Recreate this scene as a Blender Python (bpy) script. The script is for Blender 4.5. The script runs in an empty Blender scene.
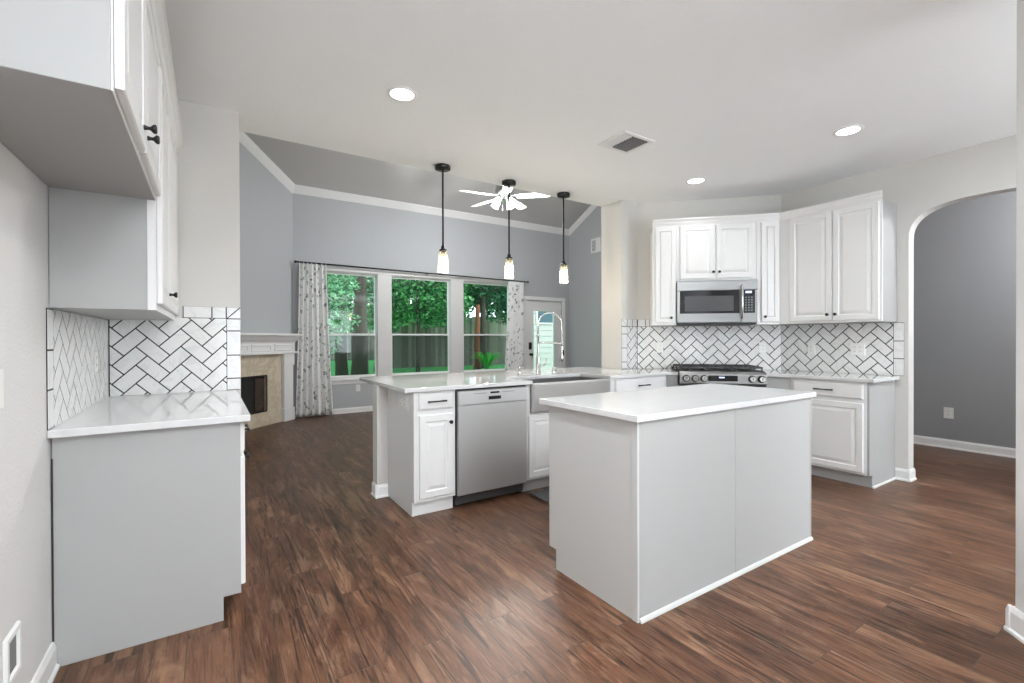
import bpy, bmesh, math, random
from mathutils import Vector, Matrix
C = bpy.context.scene.collection
sc = bpy.context.scene
PI = math.pi
R2 = math.sqrt(2)
# ------------------------------------------------------------------ camera
H = 1.25
yaw, pitch, roll = math.radians(33.036), math.radians(-0.284), math.radians(-0.172)
s_, c_ = math.sin(yaw), math.cos(yaw)
fw0, rt0, up0 = Vector((s_, c_, 0)), Vector((c_, -s_, 0)), Vector((0, 0, 1))
fw = fw0 * math.cos(pitch) + up0 * math.sin(pitch)
up1 = up0 * math.cos(pitch) - fw0 * math.sin(pitch)
rt = rt0 * math.cos(roll) + up1 * math.sin(roll)
up = up1 * math.cos(roll) - rt0 * math.sin(roll)
cam = bpy.data.cameras.new('camera')
cam.sensor_width = 36.0
cam.lens = 463.97 / 1024 * 36.0
cam.clip_start = 0.05
cam.clip_end = 200
camo = bpy.data.objects.new('camera', cam)
C.objects.link(camo)
M3 = Matrix((rt, up, -fw)).transposed()
camo.matrix_world = Matrix.Translation((0, 0, H)) @ M3.to_4x4()
sc.camera = camo
# ------------------------------------------------------------------ view, world, sun
sc.view_settings.view_transform = 'Standard'
sc.view_settings.look = 'None'
sc.view_settings.exposure = 0.84
sc.view_settings.gamma = 1.0
sc.view_settings.use_curve_mapping = False
try:
    sc.cycles.use_denoising = True
    sc.cycles.denoiser = 'OPENIMAGEDENOISE'
    sc.cycles.max_bounces = 10
    sc.cycles.diffuse_bounces = 6
    sc.cycles.transparent_max_bounces = 16
    sc.cycles.sample_clamp_indirect = 6.0
    sc.cycles.caustics_reflective = False
    sc.cycles.caustics_refractive = False
except Exception:
    pass
W = bpy.data.worlds.new('sky')
sc.world = W
W.use_nodes = True
WN = W.node_tree
WN.nodes.clear()
_bg = WN.nodes.new('ShaderNodeBackground')
_bg.inputs[0].default_value = (0.80, 0.90, 1.0, 1)
_bg.inputs[1].default_value = 2.2
_wo = WN.nodes.new('ShaderNodeOutputWorld')
WN.links.new(_bg.outputs[0], _wo.inputs[0])
sun = bpy.data.lights.new('sun', 'SUN')
sun.energy = 0.9
sun.angle = 0.3
sun.color = (1, 0.97, 0.9)
suno = bpy.data.objects.new('sun', sun)
suno.rotation_euler = (math.radians(35), math.radians(12), 0)
C.objects.link(suno)
CAN_W, PEND_W, FAN_W, UP_W = 5.0, 4.4, 32.0, 440.0
CAN_DIM = 0.9      # the arch-side downlights are dimmed
def window_fill(name, loc, rot, sx, sy, e, col=(0.90, 0.95, 1.0)):
    l = bpy.data.lights.new(name, 'AREA')
    l.shape = 'RECTANGLE'; l.size = sx; l.size_y = sy; l.energy = e; l.color = col
    o = bpy.data.objects.new(name, l)
    o.location = loc; o.rotation_euler = rot
    C.objects.link(o)
    return o
# area lights added as fill light in the two big unseen windows behind the viewer
window_fill('breakfast_window_fill', (1.05, -2.62, 1.45), (PI / 2, 0, 0), 1.9, 1.9, 20)
window_fill('dining_window_fill', (3.65, -2.62, 1.45), (PI / 2, 0, 0), 2.1, 1.9, 30)
CANS = [(1.01, 2.80), (3.95, 2.80), (3.95, 1.52), (1.01, 1.52), (1.01, 0.25), (3.95, 0.25)]

# ------------------------------------------------------------------ materials
def newmat(name):
    m = bpy.data.materials.new(name)
    m.use_nodes = True
    nt = m.node_tree
    return m, nt, nt.nodes['Principled BSDF']

def nn(nt, t, **kw):
    n = nt.nodes.new(t)
    for k, v in kw.items():
        setattr(n, k, v)
    return n

def plain(name, col, rough=0.5, metal=0.0, noise=0.03, nscale=6.0, bump=0.0, bscale=150.0, spec=0.5, emit=0.0, ecol=None):
    m, nt, b = newmat(name)
    L = nt.links.new
    tc = nn(nt, 'ShaderNodeTexCoord')
    nz = nn(nt, 'ShaderNodeTexNoise')
    nz.inputs['Scale'].default_value = nscale
    nz.inputs['Detail'].default_value = 3
    L(tc.outputs['Object'], nz.inputs['Vector'])
    mx = nn(nt, 'ShaderNodeMix', data_type='RGBA')
    L(nz.outputs['Fac'], mx.inputs[0])
    mx.inputs[6].default_value = (*[max(0, c * (1 - noise)) for c in col], 1)
    mx.inputs[7].default_value = (*[min(1, c * (1 + noise)) for c in col], 1)
    L(mx.outputs[2], b.inputs['Base Color'])
    b.inputs['Roughness'].default_value = rough
    b.inputs['Metallic'].default_value = metal
    b.inputs['Specular IOR Level'].default_value = spec
    if bump:
        n2 = nn(nt, 'ShaderNodeTexNoise')
        n2.inputs['Scale'].default_value = bscale
        n2.inputs['Detail'].default_value = 2
        L(tc.outputs['Object'], n2.inputs['Vector'])
        bp = nn(nt, 'ShaderNodeBump')
        bp.inputs['Strength'].default_value = bump
        bp.inputs['Distance'].default_value = 0.004
        L(n2.outputs['Fac'], bp.inputs['Height'])
        L(bp.outputs[0], b.inputs['Normal'])
    if emit:
        b.inputs['Emission Color'].default_value = (*(ecol or col), 1)
        b.inputs['Emission Strength'].default_value = emit
    return m

def steel(name, col=(0.29, 0.288, 0.285), rough=0.33, axis='x'):
    m, nt, b = newmat(name)
    L = nt.links.new
    tc = nn(nt, 'ShaderNodeTexCoord')
    mp = nn(nt, 'ShaderNodeMapping')
    mp.inputs['Scale'].default_value = (2, 300, 300) if axis == 'x' else (300, 300, 2)
    nz = nn(nt, 'ShaderNodeTexNoise')
    nz.inputs['Scale'].default_value = 1.0
    L(tc.outputs['Object'], mp.inputs[0])
    L(mp.outputs[0], nz.inputs['Vector'])
    mr = nn(nt, 'ShaderNodeMapRange')
    mr.inputs[3].default_value = rough - 0.06
    mr.inputs[4].default_value = rough + 0.08
    L(nz.outputs['Fac'], mr.inputs[0])
    L(mr.outputs[0], b.inputs['Roughness'])
    b.inputs['Base Color'].default_value = (*col, 1)
    b.inputs['Metallic'].default_value = 1.0
    return m

def wood_floor():
    m, nt, b = newmat('wood_look_plank')
    L = nt.links.new
    tc = nn(nt, 'ShaderNodeTexCoord')
    sp = nn(nt, 'ShaderNodeSeparateXYZ')
    L(tc.outputs['Object'], sp.inputs[0])
    cb = nn(nt, 'ShaderNodeCombineXYZ')
    ax = nn(nt, 'ShaderNodeMath', operation='ADD')
    ax.inputs[1].default_value = 0.087 + 0.155 * 60
    L(sp.outputs['X'], ax.inputs[0])
    ay = nn(nt, 'ShaderNodeMath', operation='ADD')
    ay.inputs[1].default_value = 20.3
    L(sp.outputs['Y'], ay.inputs[0])
    L(ay.outputs[0], cb.inputs[0])
    L(ax.outputs[0], cb.inputs[1])
    bk = nn(nt, 'ShaderNodeTexBrick', offset=0.37, offset_frequency=2, squash=1.0)
    bk.inputs['Color1'].default_value = (0, 0, 0, 1)
    bk.inputs['Color2'].default_value = (1, 1, 1, 1)
    bk.inputs['Mortar'].default_value = (0.5, 0.5, 0.5, 1)
    bk.inputs['Scale'].default_value = 1.0
    bk.inputs['Mortar Size'].default_value = 0.0022
    bk.inputs['Mortar Smooth'].default_value = 0.2
    bk.inputs['Brick Width'].default_value = 0.92
    bk.inputs['Row Height'].default_value = 0.155
    L(cb.outputs[0], bk.inputs['Vector'])
    rnd = nn(nt, 'ShaderNodeMath', operation='MULTIPLY')
    rnd.inputs[1].default_value = 43.0
    L(bk.outputs['Color'], rnd.inputs[0])
    # stretched grain, shifted per plank
    def grain(sx, sy, detail, dist=0.0):
        cx = nn(nt, 'ShaderNodeMath', operation='MULTIPLY'); cx.inputs[1].default_value = sx
        cy = nn(nt, 'ShaderNodeMath', operation='MULTIPLY'); cy.inputs[1].default_value = sy
        L(sp.outputs['X'], cx.inputs[0]); L(sp.outputs['Y'], cy.inputs[0])
        cc = nn(nt, 'ShaderNodeCombineXYZ')
        L(cx.outputs[0], cc.inputs[0]); L(cy.outputs[0], cc.inputs[1]); L(rnd.outputs[0], cc.inputs[2])
        nz = nn(nt, 'ShaderNodeTexNoise')
        nz.inputs['Scale'].default_value = 1.0
        nz.inputs['Detail'].default_value = detail
        nz.inputs['Roughness'].default_value = 0.65
        nz.inputs['Distortion'].default_value = dist
        L(cc.outputs[0], nz.inputs['Vector'])
        return nz.outputs['Fac']
    g1 = grain(16, 1.8, 8, 0.7)
    g2 = grain(8.5, 1.9, 5, 1.1)
    g3 = grain(120, 6, 3, 0.3)
    g4 = grain(34, 1.7, 6, 1.4)
    r1 = nn(nt, 'ShaderNodeValToRGB')
    e = r1.color_ramp.elements
    e[0].position = 0.34; e[0].color = (0.048, 0.018, 0.009, 1)
    e[1].position = 0.66; e[1].color = (0.28, 0.155, 0.090, 1)
    k = e.new(0.45); k.color = (0.125, 0.054, 0.028, 1)
    k = e.new(0.57); k.color = (0.185, 0.090, 0.050, 1)
    mg2 = nn(nt, 'ShaderNodeMix', data_type='FLOAT')
    mg2.inputs[0].default_value = 0.28
    L(g1, mg2.inputs[2]); L(g3, mg2.inputs[3])
    L(mg2.outputs[0], r1.inputs[0])
    # tan worn patches
    tp = nn(nt, 'ShaderNodeMapRange'); tp.inputs[1].default_value = 0.53; tp.inputs[2].default_value = 0.64; tp.inputs[4].default_value = 0.42
    L(g2, tp.inputs[0])
    m1 = nn(nt, 'ShaderNodeMix', data_type='RGBA'); m1.inputs[7].default_value = (0.35, 0.215, 0.135, 1)
    L(tp.outputs[0], m1.inputs[0]); L(r1.outputs[0], m1.inputs[6])
    # dark saw marks and cracks
    dk = nn(nt, 'ShaderNodeMapRange'); dk.inputs[1].default_value = 0.38; dk.inputs[2].default_value = 0.48; dk.inputs[3].default_value = 0.85; dk.inputs[4].default_value = 0.0
    L(g4, dk.inputs[0])
    m2 = nn(nt, 'ShaderNodeMix', data_type='RGBA'); m2.inputs[7].default_value = (0.026, 0.012, 0.008, 1)
    L(dk.outputs[0], m2.inputs[0]); L(m1.outputs[2], m2.inputs[6])
    # smoky dark stains
    st = nn(nt, 'ShaderNodeMapRange'); st.inputs[1].default_value = 0.36; st.inputs[2].default_value = 0.45; st.inputs[3].default_value = 0.6; st.inputs[4].default_value = 0.0
    L(g2, st.inputs[0])
    m3 = nn(nt, 'ShaderNodeMix', data_type='RGBA'); m3.inputs[7].default_value = (0.045, 0.025, 0.018, 1)
    L(st.outputs[0], m3.inputs[0]); L(m2.outputs[2], m3.inputs[6])
    hs = nn(nt, 'ShaderNodeHueSaturation')
    vr = nn(nt, 'ShaderNodeMapRange')
    vr.inputs[3].default_value = 0.57; vr.inputs[4].default_value = 0.84
    hs.inputs['Saturation'].default_value = 1.0
    L(bk.outputs['Color'], vr.inputs[0]); L(vr.outputs[0], hs.inputs['Value'])
    L(m3.outputs[2], hs.inputs['Color'])
    mm = nn(nt, 'ShaderNodeMix', data_type='RGBA')
    mm.inputs[7].default_value = (0.06, 0.04, 0.03, 1)
    L(bk.outputs['Fac'], mm.inputs[0]); L(hs.outputs[0], mm.inputs[6])
    L(mm.outputs[2], b.inputs['Base Color'])
    rr = nn(nt, 'ShaderNodeMapRange')
    b.inputs['Specular IOR Level'].default_value = 0.30
    rr.inputs[3].default_value = 0.30; rr.inputs[4].default_value = 0.46
    L(g1, rr.inputs[0]); L(rr.outputs[0], b.inputs['Roughness'])
    bp = nn(nt, 'ShaderNodeBump')
    bp.inputs['Strength'].default_value = 0.35
    bp.inputs['Distance'].default_value = 0.002
    hh = nn(nt, 'ShaderNodeMath', operation='SUBTRACT')
    L(mg2.outputs[0], hh.inputs[0]); L(bk.outputs['Fac'], hh.inputs[1])
    L(hh.outputs[0], bp.inputs['Height']); L(bp.outputs[0], b.inputs['Normal'])
    return m

def veined(name, base, vein, scale, rough, amount=0.5, width=0.06):
    m, nt, b = newmat(name)
    L = nt.links.new
    tc = nn(nt, 'ShaderNodeTexCoord')
    oi = nn(nt, 'ShaderNodeObjectInfo')
    nz = nn(nt, 'ShaderNodeTexNoise')
    nz.inputs['Scale'].default_value = scale
    nz.inputs['Detail'].default_value = 5
    nz.inputs['Distortion'].default_value = 1.6
    L(tc.outputs['Object'], nz.inputs['Vector'])
    ab = nn(nt, 'ShaderNodeMath', operation='SUBTRACT'); ab.inputs[1].default_value = 0.5
    L(nz.outputs['Fac'], ab.inputs[0])
    ab2 = nn(nt, 'ShaderNodeMath', operation='ABSOLUTE'); L(ab.outputs[0], ab2.inputs[0])
    mr = nn(nt, 'ShaderNodeMapRange')
    mr.inputs[1].default_value = 0.0; mr.inputs[2].default_value = width
    mr.inputs[3].default_value = amount; mr.inputs[4].default_value = 0.0
    L(ab2.outputs[0], mr.inputs[0])
    n2 = nn(nt, 'ShaderNodeTexNoise'); n2.inputs['Scale'].default_value = scale * 0.4
    L(tc.outputs['Object'], n2.inputs['Vector'])
    ml = nn(nt, 'ShaderNodeMath', operation='MULTIPLY')
    L(mr.outputs[0], ml.inputs[0]); L(n2.outputs['Fac'], ml.inputs[1])
    mx = nn(nt, 'ShaderNodeMix', data_type='RGBA')
    mx.inputs[6].default_value = (*base, 1); mx.inputs[7].default_value = (*vein, 1)
    L(ml.outputs[0], mx.inputs[0])
    L(mx.outputs[2], b.inputs['Base Color'])
    b.inputs['Roughness'].default_value = rough
    return m

def curtain_mat():
    m, nt, b = newmat('sprigged_curtain_cloth')
    L = nt.links.new
    uv = nn(nt, 'ShaderNodeUVMap')
    nz = nn(nt, 'ShaderNodeTexNoise'); nz.inputs['Scale'].default_value = 22; nz.inputs['Detail'].default_value = 2
    L(uv.outputs[0], nz.inputs['Vector'])
    ad = nn(nt, 'ShaderNodeVectorMath', operation='MULTIPLY_ADD')
    ad.inputs[1].default_value = (0.10, 0.10, 0)
    L(nz.outputs['Color'], ad.inputs[0]); L(uv.outputs[0], ad.inputs[2])
    vo = nn(nt, 'ShaderNodeTexVoronoi'); vo.inputs['Scale'].default_value = 9.5
    L(ad.outputs[0], vo.inputs['Vector'])
    r = nn(nt, 'ShaderNodeMapRange')
    r.inputs[1].default_value = 0.22; r.inputs[2].default_value = 0.33; r.inputs[3].default_value = 1; r.inputs[4].default_value = 0
    L(vo.outputs['Distance'], r.inputs[0])
    n3 = nn(nt, 'ShaderNodeTexNoise'); n3.inputs['Scale'].default_value = 60
    L(uv.outputs[0], n3.inputs['Vector'])
    r3 = nn(nt, 'ShaderNodeMapRange'); r3.inputs[1].default_value = 0.42; r3.inputs[2].default_value = 0.52
    L(n3.outputs['Fac'], r3.inputs[0])
    mu = nn(nt, 'ShaderNodeMath', operation='MULTIPLY'); L(r.outputs[0], mu.inputs[0]); L(r3.outputs[0], mu.inputs[1])
    # fainter scattered sprigs
    v2 = nn(nt, 'ShaderNodeTexVoronoi'); v2.inputs['Scale'].default_value = 21
    L(ad.outputs[0], v2.inputs['Vector'])
    r2 = nn(nt, 'ShaderNodeMapRange'); r2.inputs[1].default_value = 0.18; r2.inputs[2].default_value = 0.3; r2.inputs[3].default_value = 0.35; r2.inputs[4].default_value = 0
    L(v2.outputs['Distance'], r2.inputs[0])
    mxx = nn(nt, 'ShaderNodeMath', operation='MAXIMUM'); L(mu.outputs[0], mxx.inputs[0]); L(r2.outputs[0], mxx.inputs[1])
    mx = nn(nt, 'ShaderNodeMix', data_type='RGBA')
    mx.inputs[6].default_value = (0.84, 0.84, 0.83, 1); mx.inputs[7].default_value = (0.05, 0.06, 0.085, 1)
    L(mxx.outputs[0], mx.inputs[0]); L(mx.outputs[2], b.inputs['Base Color'])
    b.inputs['Roughness'].default_value = 0.9
    return m

def glass_mat(name, tint=(1, 1, 1), refl=1.0, dark=0.0):
    m, nt, b = newmat(name)
    nt.nodes.remove(b)
    L = nt.links.new
    out = nt.nodes['Material Output']
    tr = nn(nt, 'ShaderNodeBsdfTransparent'); tr.inputs[0].default_value = (*tint, 1)
    gl = nn(nt, 'ShaderNodeBsdfGlossy'); gl.inputs['Roughness'].default_value = 0.02
    fr = nn(nt, 'ShaderNodeFresnel'); fr.inputs[0].default_value = 1.45
    mu = nn(nt, 'ShaderNodeMath', operation='MULTIPLY'); mu.inputs[1].default_value = refl
    L(fr.outputs[0], mu.inputs[0])
    mx = nn(nt, 'ShaderNodeMixShader')
    L(mu.outputs[0], mx.inputs[0]); L(tr.outputs[0], mx.inputs[1]); L(gl.outputs[0], mx.inputs[2])
    L(mx.outputs[0], out.inputs[0])
    return m

def seeded_glass(name):
    m, nt, b = newmat(name)
    nt.nodes.remove(b)
    L = nt.links.new
    out = nt.nodes['Material Output']
    tr = nn(nt, 'ShaderNodeBsdfTransparent'); tr.inputs[0].default_value = (1, 0.985, 0.94, 1)
    tl = nn(nt, 'ShaderNodeBsdfTranslucent'); tl.inputs[0].default_value = (1, 0.95, 0.85, 1)
    vo = nn(nt, 'ShaderNodeTexVoronoi'); vo.inputs['Scale'].default_value = 90
    tc = nn(nt, 'ShaderNodeTexCoord'); L(tc.outputs['Object'], vo.inputs['Vector'])
    mr = nn(nt, 'ShaderNodeMapRange'); mr.inputs[1].default_value = 0.1; mr.inputs[2].default_value = 0.5; mr.inputs[3].default_value = 0.5; mr.inputs[4].default_value = 0.22
    L(vo.outputs['Distance'], mr.inputs[0])
    mx = nn(nt, 'ShaderNodeMixShader')
    L(mr.outputs[0], mx.inputs[0]); L(tr.outputs[0], mx.inputs[1]); L(tl.outputs[0], mx.inputs[2])
    L(mx.outputs[0], out.inputs[0])
    return m

def screen_mat(name, frac=0.45):
    m, nt, b = newmat(name)
    L = nt.links.new
    out = nt.nodes['Material Output']
    b.inputs['Base Color'].default_value = (0.03, 0.035, 0.04, 1)
    b.inputs['Roughness'].default_value = 0.9
    tr = nn(nt, 'ShaderNodeBsdfTransparent')
    mx = nn(nt, 'ShaderNodeMixShader'); mx.inputs[0].default_value = frac
    L(tr.outputs[0], mx.inputs[1]); L(b.outputs[0], mx.inputs[2]); L(mx.outputs[0], out.inputs[0])
    return m

def leaf_mat(name, a, b_, scale=0.6):
    m, nt, b = newmat(name)
    L = nt.links.new
    out = nt.nodes['Material Output']
    ge = nn(nt, 'ShaderNodeNewGeometry')
    rp = nn(nt, 'ShaderNodeValToRGB')
    e = rp.color_ramp.elements
    e[0].position = 0.0; e[0].color = (*[c * 0.45 for c in a], 1)
    e[1].position = 1.0; e[1].color = (*[min(0.8, c * 1.25 + 0.07) for c in b_], 1)
    k = e.new(0.35); k.color = (*a, 1)
    k = e.new(0.8); k.color = (*b_, 1)
    L(ge.outputs['Random Per Island'], rp.inputs[0])
    mx = nn(nt, 'ShaderNodeMix', data_type='RGBA'); mx.inputs[0].default_value = 0.0
    L(rp.outputs[0], mx.inputs[6])
    L(mx.outputs[2], b.inputs['Base Color'])
    b.inputs['Roughness'].default_value = 0.6
    tl = nn(nt, 'ShaderNodeBsdfTranslucent'); L(mx.outputs[2], tl.inputs[0])
    ms = nn(nt, 'ShaderNodeMixShader'); ms.inputs[0].default_value = 0.35
    L(b.outputs[0], ms.inputs[1]); L(tl.outputs[0], ms.inputs[2]); L(ms.outputs[0], out.inputs[0])
    return m

def boards(name, a, c):
    m, nt, b = newmat(name)
    L = nt.links.new
    ge = nn(nt, 'ShaderNodeNewGeometry')
    mx = nn(nt, 'ShaderNodeMix', data_type='RGBA')
    mx.inputs[6].default_value = (*a, 1); mx.inputs[7].default_value = (*c, 1)
    L(ge.outputs['Random Per Island'], mx.inputs[0])
    L(mx.outputs[2], b.inputs['Base Color'])
    b.inputs['Roughness'].default_value = 0.9
    return m

def emissive(name, col, strength):
    m, nt, b = newmat(name)
    b.inputs['Base Color'].default_value = (0.8, 0.8, 0.8, 1)
    b.inputs['Emission Color'].default_value = (*col, 1)
    b.inputs['Emission Strength'].default_value = strength
    return m

M = {}
M['wall'] = plain('kitchen_wall_paint', (0.61, 0.595, 0.565), 0.7, noise=0.015, bump=0.25, bscale=90)
M['wall_left'] = plain('pale_textured_wall_paint', (0.68, 0.675, 0.665), 0.7, noise=0.015, bump=0.35, bscale=80)
M['living'] = plain('living_room_grey_paint', (0.46, 0.475, 0.49), 0.75, noise=0.015, bump=0.2, bscale=90)
M['vault'] = plain('shaded_vault_paint', (0.50, 0.49, 0.475), 0.8, noise=0.01, bump=0.2, bscale=90)  # greyed: the slope's shade is put into the colour
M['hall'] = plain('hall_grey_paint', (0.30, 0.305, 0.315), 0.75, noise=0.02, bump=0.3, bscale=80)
M['ceiling'] = plain('ceiling_paint', (0.90, 0.915, 0.925), 0.85, noise=0.01, bump=0.35, bscale=70)
M['trim'] = plain('white_trim_paint', (0.82, 0.82, 0.81), 0.4, noise=0.01)
M['winframe'] = plain('window_frame_paint', (0.62, 0.61, 0.60), 0.45, noise=0.01)
M['cab'] = plain('white_cabinet_paint', (0.75, 0.75, 0.745), 0.35, noise=0.01)
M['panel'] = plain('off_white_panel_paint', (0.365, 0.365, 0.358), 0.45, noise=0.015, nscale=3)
M['panel_light'] = plain('pale_lit_panel_paint', (0.55, 0.55, 0.54), 0.45, noise=0.015, nscale=3)  # panel paint lightened: island side's light put in the colour; paler shoe trim too
M['gap'] = plain('dark_gap', (0.03, 0.03, 0.03), 0.9)
M['quartz'] = veined('white_quartz', (0.66, 0.66, 0.66), (0.45, 0.5, 0.5), 1.6, 0.06, 0.12, 0.05)
M['tile'] = veined('white_marble_tile', (0.77, 0.77, 0.76), (0.44, 0.48, 0.48), 5.0, 0.12, 0.45, 0.04)
M['grout'] = plain('dark_grout', (0.025, 0.024, 0.023), 0.9)
M['black'] = plain('matte_black_metal', (0.012, 0.012, 0.012), 0.4, metal=0.3)
M['blackgloss'] = plain('black_glass', (0.010, 0.010, 0.011), 0.12, spec=0.25)
M['darkwin'] = plain('oven_window_glass', (0.05, 0.05, 0.052), 0.3, spec=0.3)
M['steel'] = steel('brushed_steel')
M['steel_m'] = steel('microwave_steel', (0.21, 0.208, 0.205), 0.3)
M['steel_s'] = steel('sink_steel', (0.62, 0.62, 0.62), 0.32)
M['steel_d'] = steel('dishwasher_steel', (0.68, 0.685, 0.69), 0.45)
M['steel_dk'] = plain('dark_steel', (0.11, 0.115, 0.12), 0.4, metal=0.8)
M['chrome'] = plain('satin_nickel', (0.62, 0.61, 0.59), 0.22, metal=1.0)
M['iron'] = plain('cast_iron', (0.02, 0.02, 0.02), 0.55)
M['plastic'] = plain('white_plastic', (0.80, 0.80, 0.78), 0.35)
M['slot'] = plain('slot_grey', (0.18, 0.18, 0.18), 0.6)
M['floor'] = wood_floor()
M['mat'] = plain('grey_mat_fabric', (0.075, 0.078, 0.082), 0.95, noise=0.2, nscale=80)
M['curtain'] = curtain_mat()
M['marble'] = veined('beige_marble', (0.66, 0.58, 0.45), (0.42, 0.33, 0.22), 4.0, 0.25, 0.9, 0.12)
M['brick'] = plain('firebox_brick', (0.055, 0.035, 0.025), 0.9, noise=0.5, nscale=30)
M['soot'] = plain('firebox_black', (0.012, 0.012, 0.012), 0.7)
M['glass'] = glass_mat('window_glass', (0.95, 1.0, 0.98), 0.6)
M['lampglass'] = seeded_glass('seeded_shade_glass')
M['brass'] = plain('antique_brass', (0.55, 0.40, 0.16), 0.35, metal=1.0)
M['screen'] = screen_mat('insect_screen_mesh', 0.33)
M['lens'] = emissive('lit_downlight_lens', (1, 0.98, 0.96), 5.0)
M['bulb'] = emissive('lit_bulb', (1, 0.86, 0.62), 11.0)
M['fanglass'] = emissive('lit_frosted_shade', (1, 0.98, 0.95), 5.0)
M['fanblade'] = plain('white_fan_blade', (0.85, 0.85, 0.85), 0.35)
M['silver'] = plain('brushed_nickel_fan', (0.5, 0.5, 0.5), 0.3, metal=1)
M['display'] = emissive('blue_display', (0.25, 0.35, 1.0), 0.9)
M['grass_m'] = plain('lawn_green', (0.07, 0.42, 0.10), 0.9, noise=0.35, nscale=12)
M['fence_m'] = boards('weathered_fence_board', (0.13, 0.10, 0.085), (0.33, 0.28, 0.25))
M['bark'] = plain('pine_bark', (0.055, 0.037, 0.032), 0.95, noise=0.6, nscale=14, bump=1.0, bscale=30)
M['redbark'] = plain('reddish_bark', (0.17, 0.05, 0.025), 0.95, noise=0.5, nscale=12, bump=1.0, bscale=30)
M['leafA'] = leaf_mat('leaf_mid_green', (0.025, 0.145, 0.045), (0.11, 0.34, 0.11))
M['leafB'] = leaf_mat('leaf_deep_green', (0.018, 0.10, 0.045), (0.06, 0.24, 0.11))
M['leafC'] = leaf_mat('leaf_light_green', (0.09, 0.24, 0.12), (0.28, 0.50, 0.30))
M['fern_m'] = leaf_mat('fern_green', (0.03, 0.42, 0.03), (0.08, 0.60, 0.08))
M['siding'] = plain('pale_blue_siding', (0.42, 0.40, 0.385), 0.7)
M['teal'] = plain('dark_teal_shutter', (0.02, 0.07, 0.09), 0.4)

# ------------------------------------------------------------------ mesh builder
class MB:
    def __init__(s):
        s.bm = bmesh.new()
    def face(s, pts):
        vs = [s.bm.verts.new(p) for p in pts]
        return s.bm.faces.new(vs)
    def box(s, x0, x1, y0, y1, z0, z1):
        v = [s.bm.verts.new(p) for p in ((x0, y0, z0), (x1, y0, z0), (x1, y1, z0), (x0, y1, z0), (x0, y0, z1), (x1, y0, z1), (x1, y1, z1), (x0, y1, z1))]
        for f in ((0, 3, 2, 1), (4, 5, 6, 7), (0, 1, 5, 4), (1, 2, 6, 5), (2, 3, 7, 6), (3, 0, 4, 7)):
            s.bm.faces.new([v[i] for i in f])
        return s
    def prism(s, poly, a0, a1, axis='z'):
        """poly of 2-D points extruded along an axis; 'z': (x,y), 'x': (y,z), 'y': (x,z)"""
        def P(p, a):
            return (p[0], p[1], a) if axis == 'z' else ((a, p[0], p[1]) if axis == 'x' else (p[0], a, p[1]))
        n = len(poly)
        A = [s.bm.verts.new(P(p, a0)) for p in poly]
        B = [s.bm.verts.new(P(p, a1)) for p in poly]
        fs = [s.bm.faces.new(A), s.bm.faces.new(B[::-1])]
        for i in range(n):
            j = (i + 1) % n
            s.bm.faces.new((A[i], B[i], B[j], A[j]))
        return s
    def tube(s, pts, r, n=10, cap=True):
        pts = [Vector(p) for p in pts]
        rs = r if isinstance(r, (list, tuple)) else [r] * len(pts)
        rings = []
        ref = None
        for i, p in enumerate(pts):
            d = (pts[min(i + 1, len(pts) - 1)] - pts[max(i - 1, 0)]).normalized()
            if ref is None:
                ref = d.orthogonal().normalized()
            ref = (ref - d * ref.dot(d))
            ref = ref.normalized() if ref.length > 1e-6 else d.orthogonal().normalized()
            q = d.cross(ref)
            rings.append([s.bm.verts.new(p + (ref * math.cos(2 * PI * k / n) + q * math.sin(2 * PI * k / n)) * rs[i]) for k in range(n)])
        for a, b in zip(rings, rings[1:]):
            for k in range(n):
                f = s.bm.faces.new((a[k], a[(k + 1) % n], b[(k + 1) % n], b[k])); f.smooth = True
        if cap:
            s.bm.faces.new(rings[0][::-1]); s.bm.faces.new(rings[-1])
        return s
    def lathe(s, prof, c=(0, 0, 0), n=24, axis='z', cap=True):
        """prof: list of (radius, along)"""
        rings = []
        for r, a in prof:
            ring = []
            for k in range(n):
                t = 2 * PI * k / n
                u, v = r * math.cos(t), r * math.sin(t)
                p = (u, v, a) if axis == 'z' else ((a, u, v) if axis == 'x' else (u, a, v))
                ring.append(s.bm.verts.new((p[0] + c[0], p[1] + c[1], p[2] + c[2])))
            rings.append(ring)
        for a, b in zip(rings, rings[1:]):
            for k in range(n):
                f = s.bm.faces.new((a[k], a[(k + 1) % n], b[(k + 1) % n], b[k])); f.smooth = True
        if cap:
            s.bm.faces.new(rings[0][::-1]); s.bm.faces.new(rings[-1])
        return s
    def rings(s, x0, x1, z0, z1, loops, yb):
        """nested rectangles facing -y: loops of (inset, y); closed at the back y=yb"""
        prev = [s.bm.verts.new(p) for p in ((x0, yb, z0), (x1, yb, z0), (x1, yb, z1), (x0, yb, z1))]
        s.bm.faces.new(prev[::-1])
        for ins, y in loops:
            cur = [s.bm.verts.new(p) for p in ((x0 + ins, y, z0 + ins), (x1 - ins, y, z0 + ins), (x1 - ins, y, z1 - ins), (x0 + ins, y, z1 - ins))]
            for i in range(4):
                j = (i + 1) % 4
                s.bm.faces.new((prev[i], prev[j], cur[j], cur[i]))
            prev = cur
        s.bm.faces.new(prev)
        return s
    def build(s, name, mat, parent=None, bevel=0.0, smooth=False):
        bmesh.ops.recalc_face_normals(s.bm, faces=s.bm.faces)
        if smooth:
            for f in s.bm.faces:
                f.smooth = True
        me = bpy.data.meshes.new(name)
        s.bm.to_mesh(me)
        s.bm.free()
        me.materials.append(mat)
        o = bpy.data.objects.new(name, me)
        C.objects.link(o)
        if parent is not None:
            o.parent = parent
        if bevel:
            b = o.modifiers.new('bevel', 'BEVEL'); b.width = bevel; b.segments = 2; b.limit_method = 'ANGLE'; b.angle_limit = math.radians(40)
        return o

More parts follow.
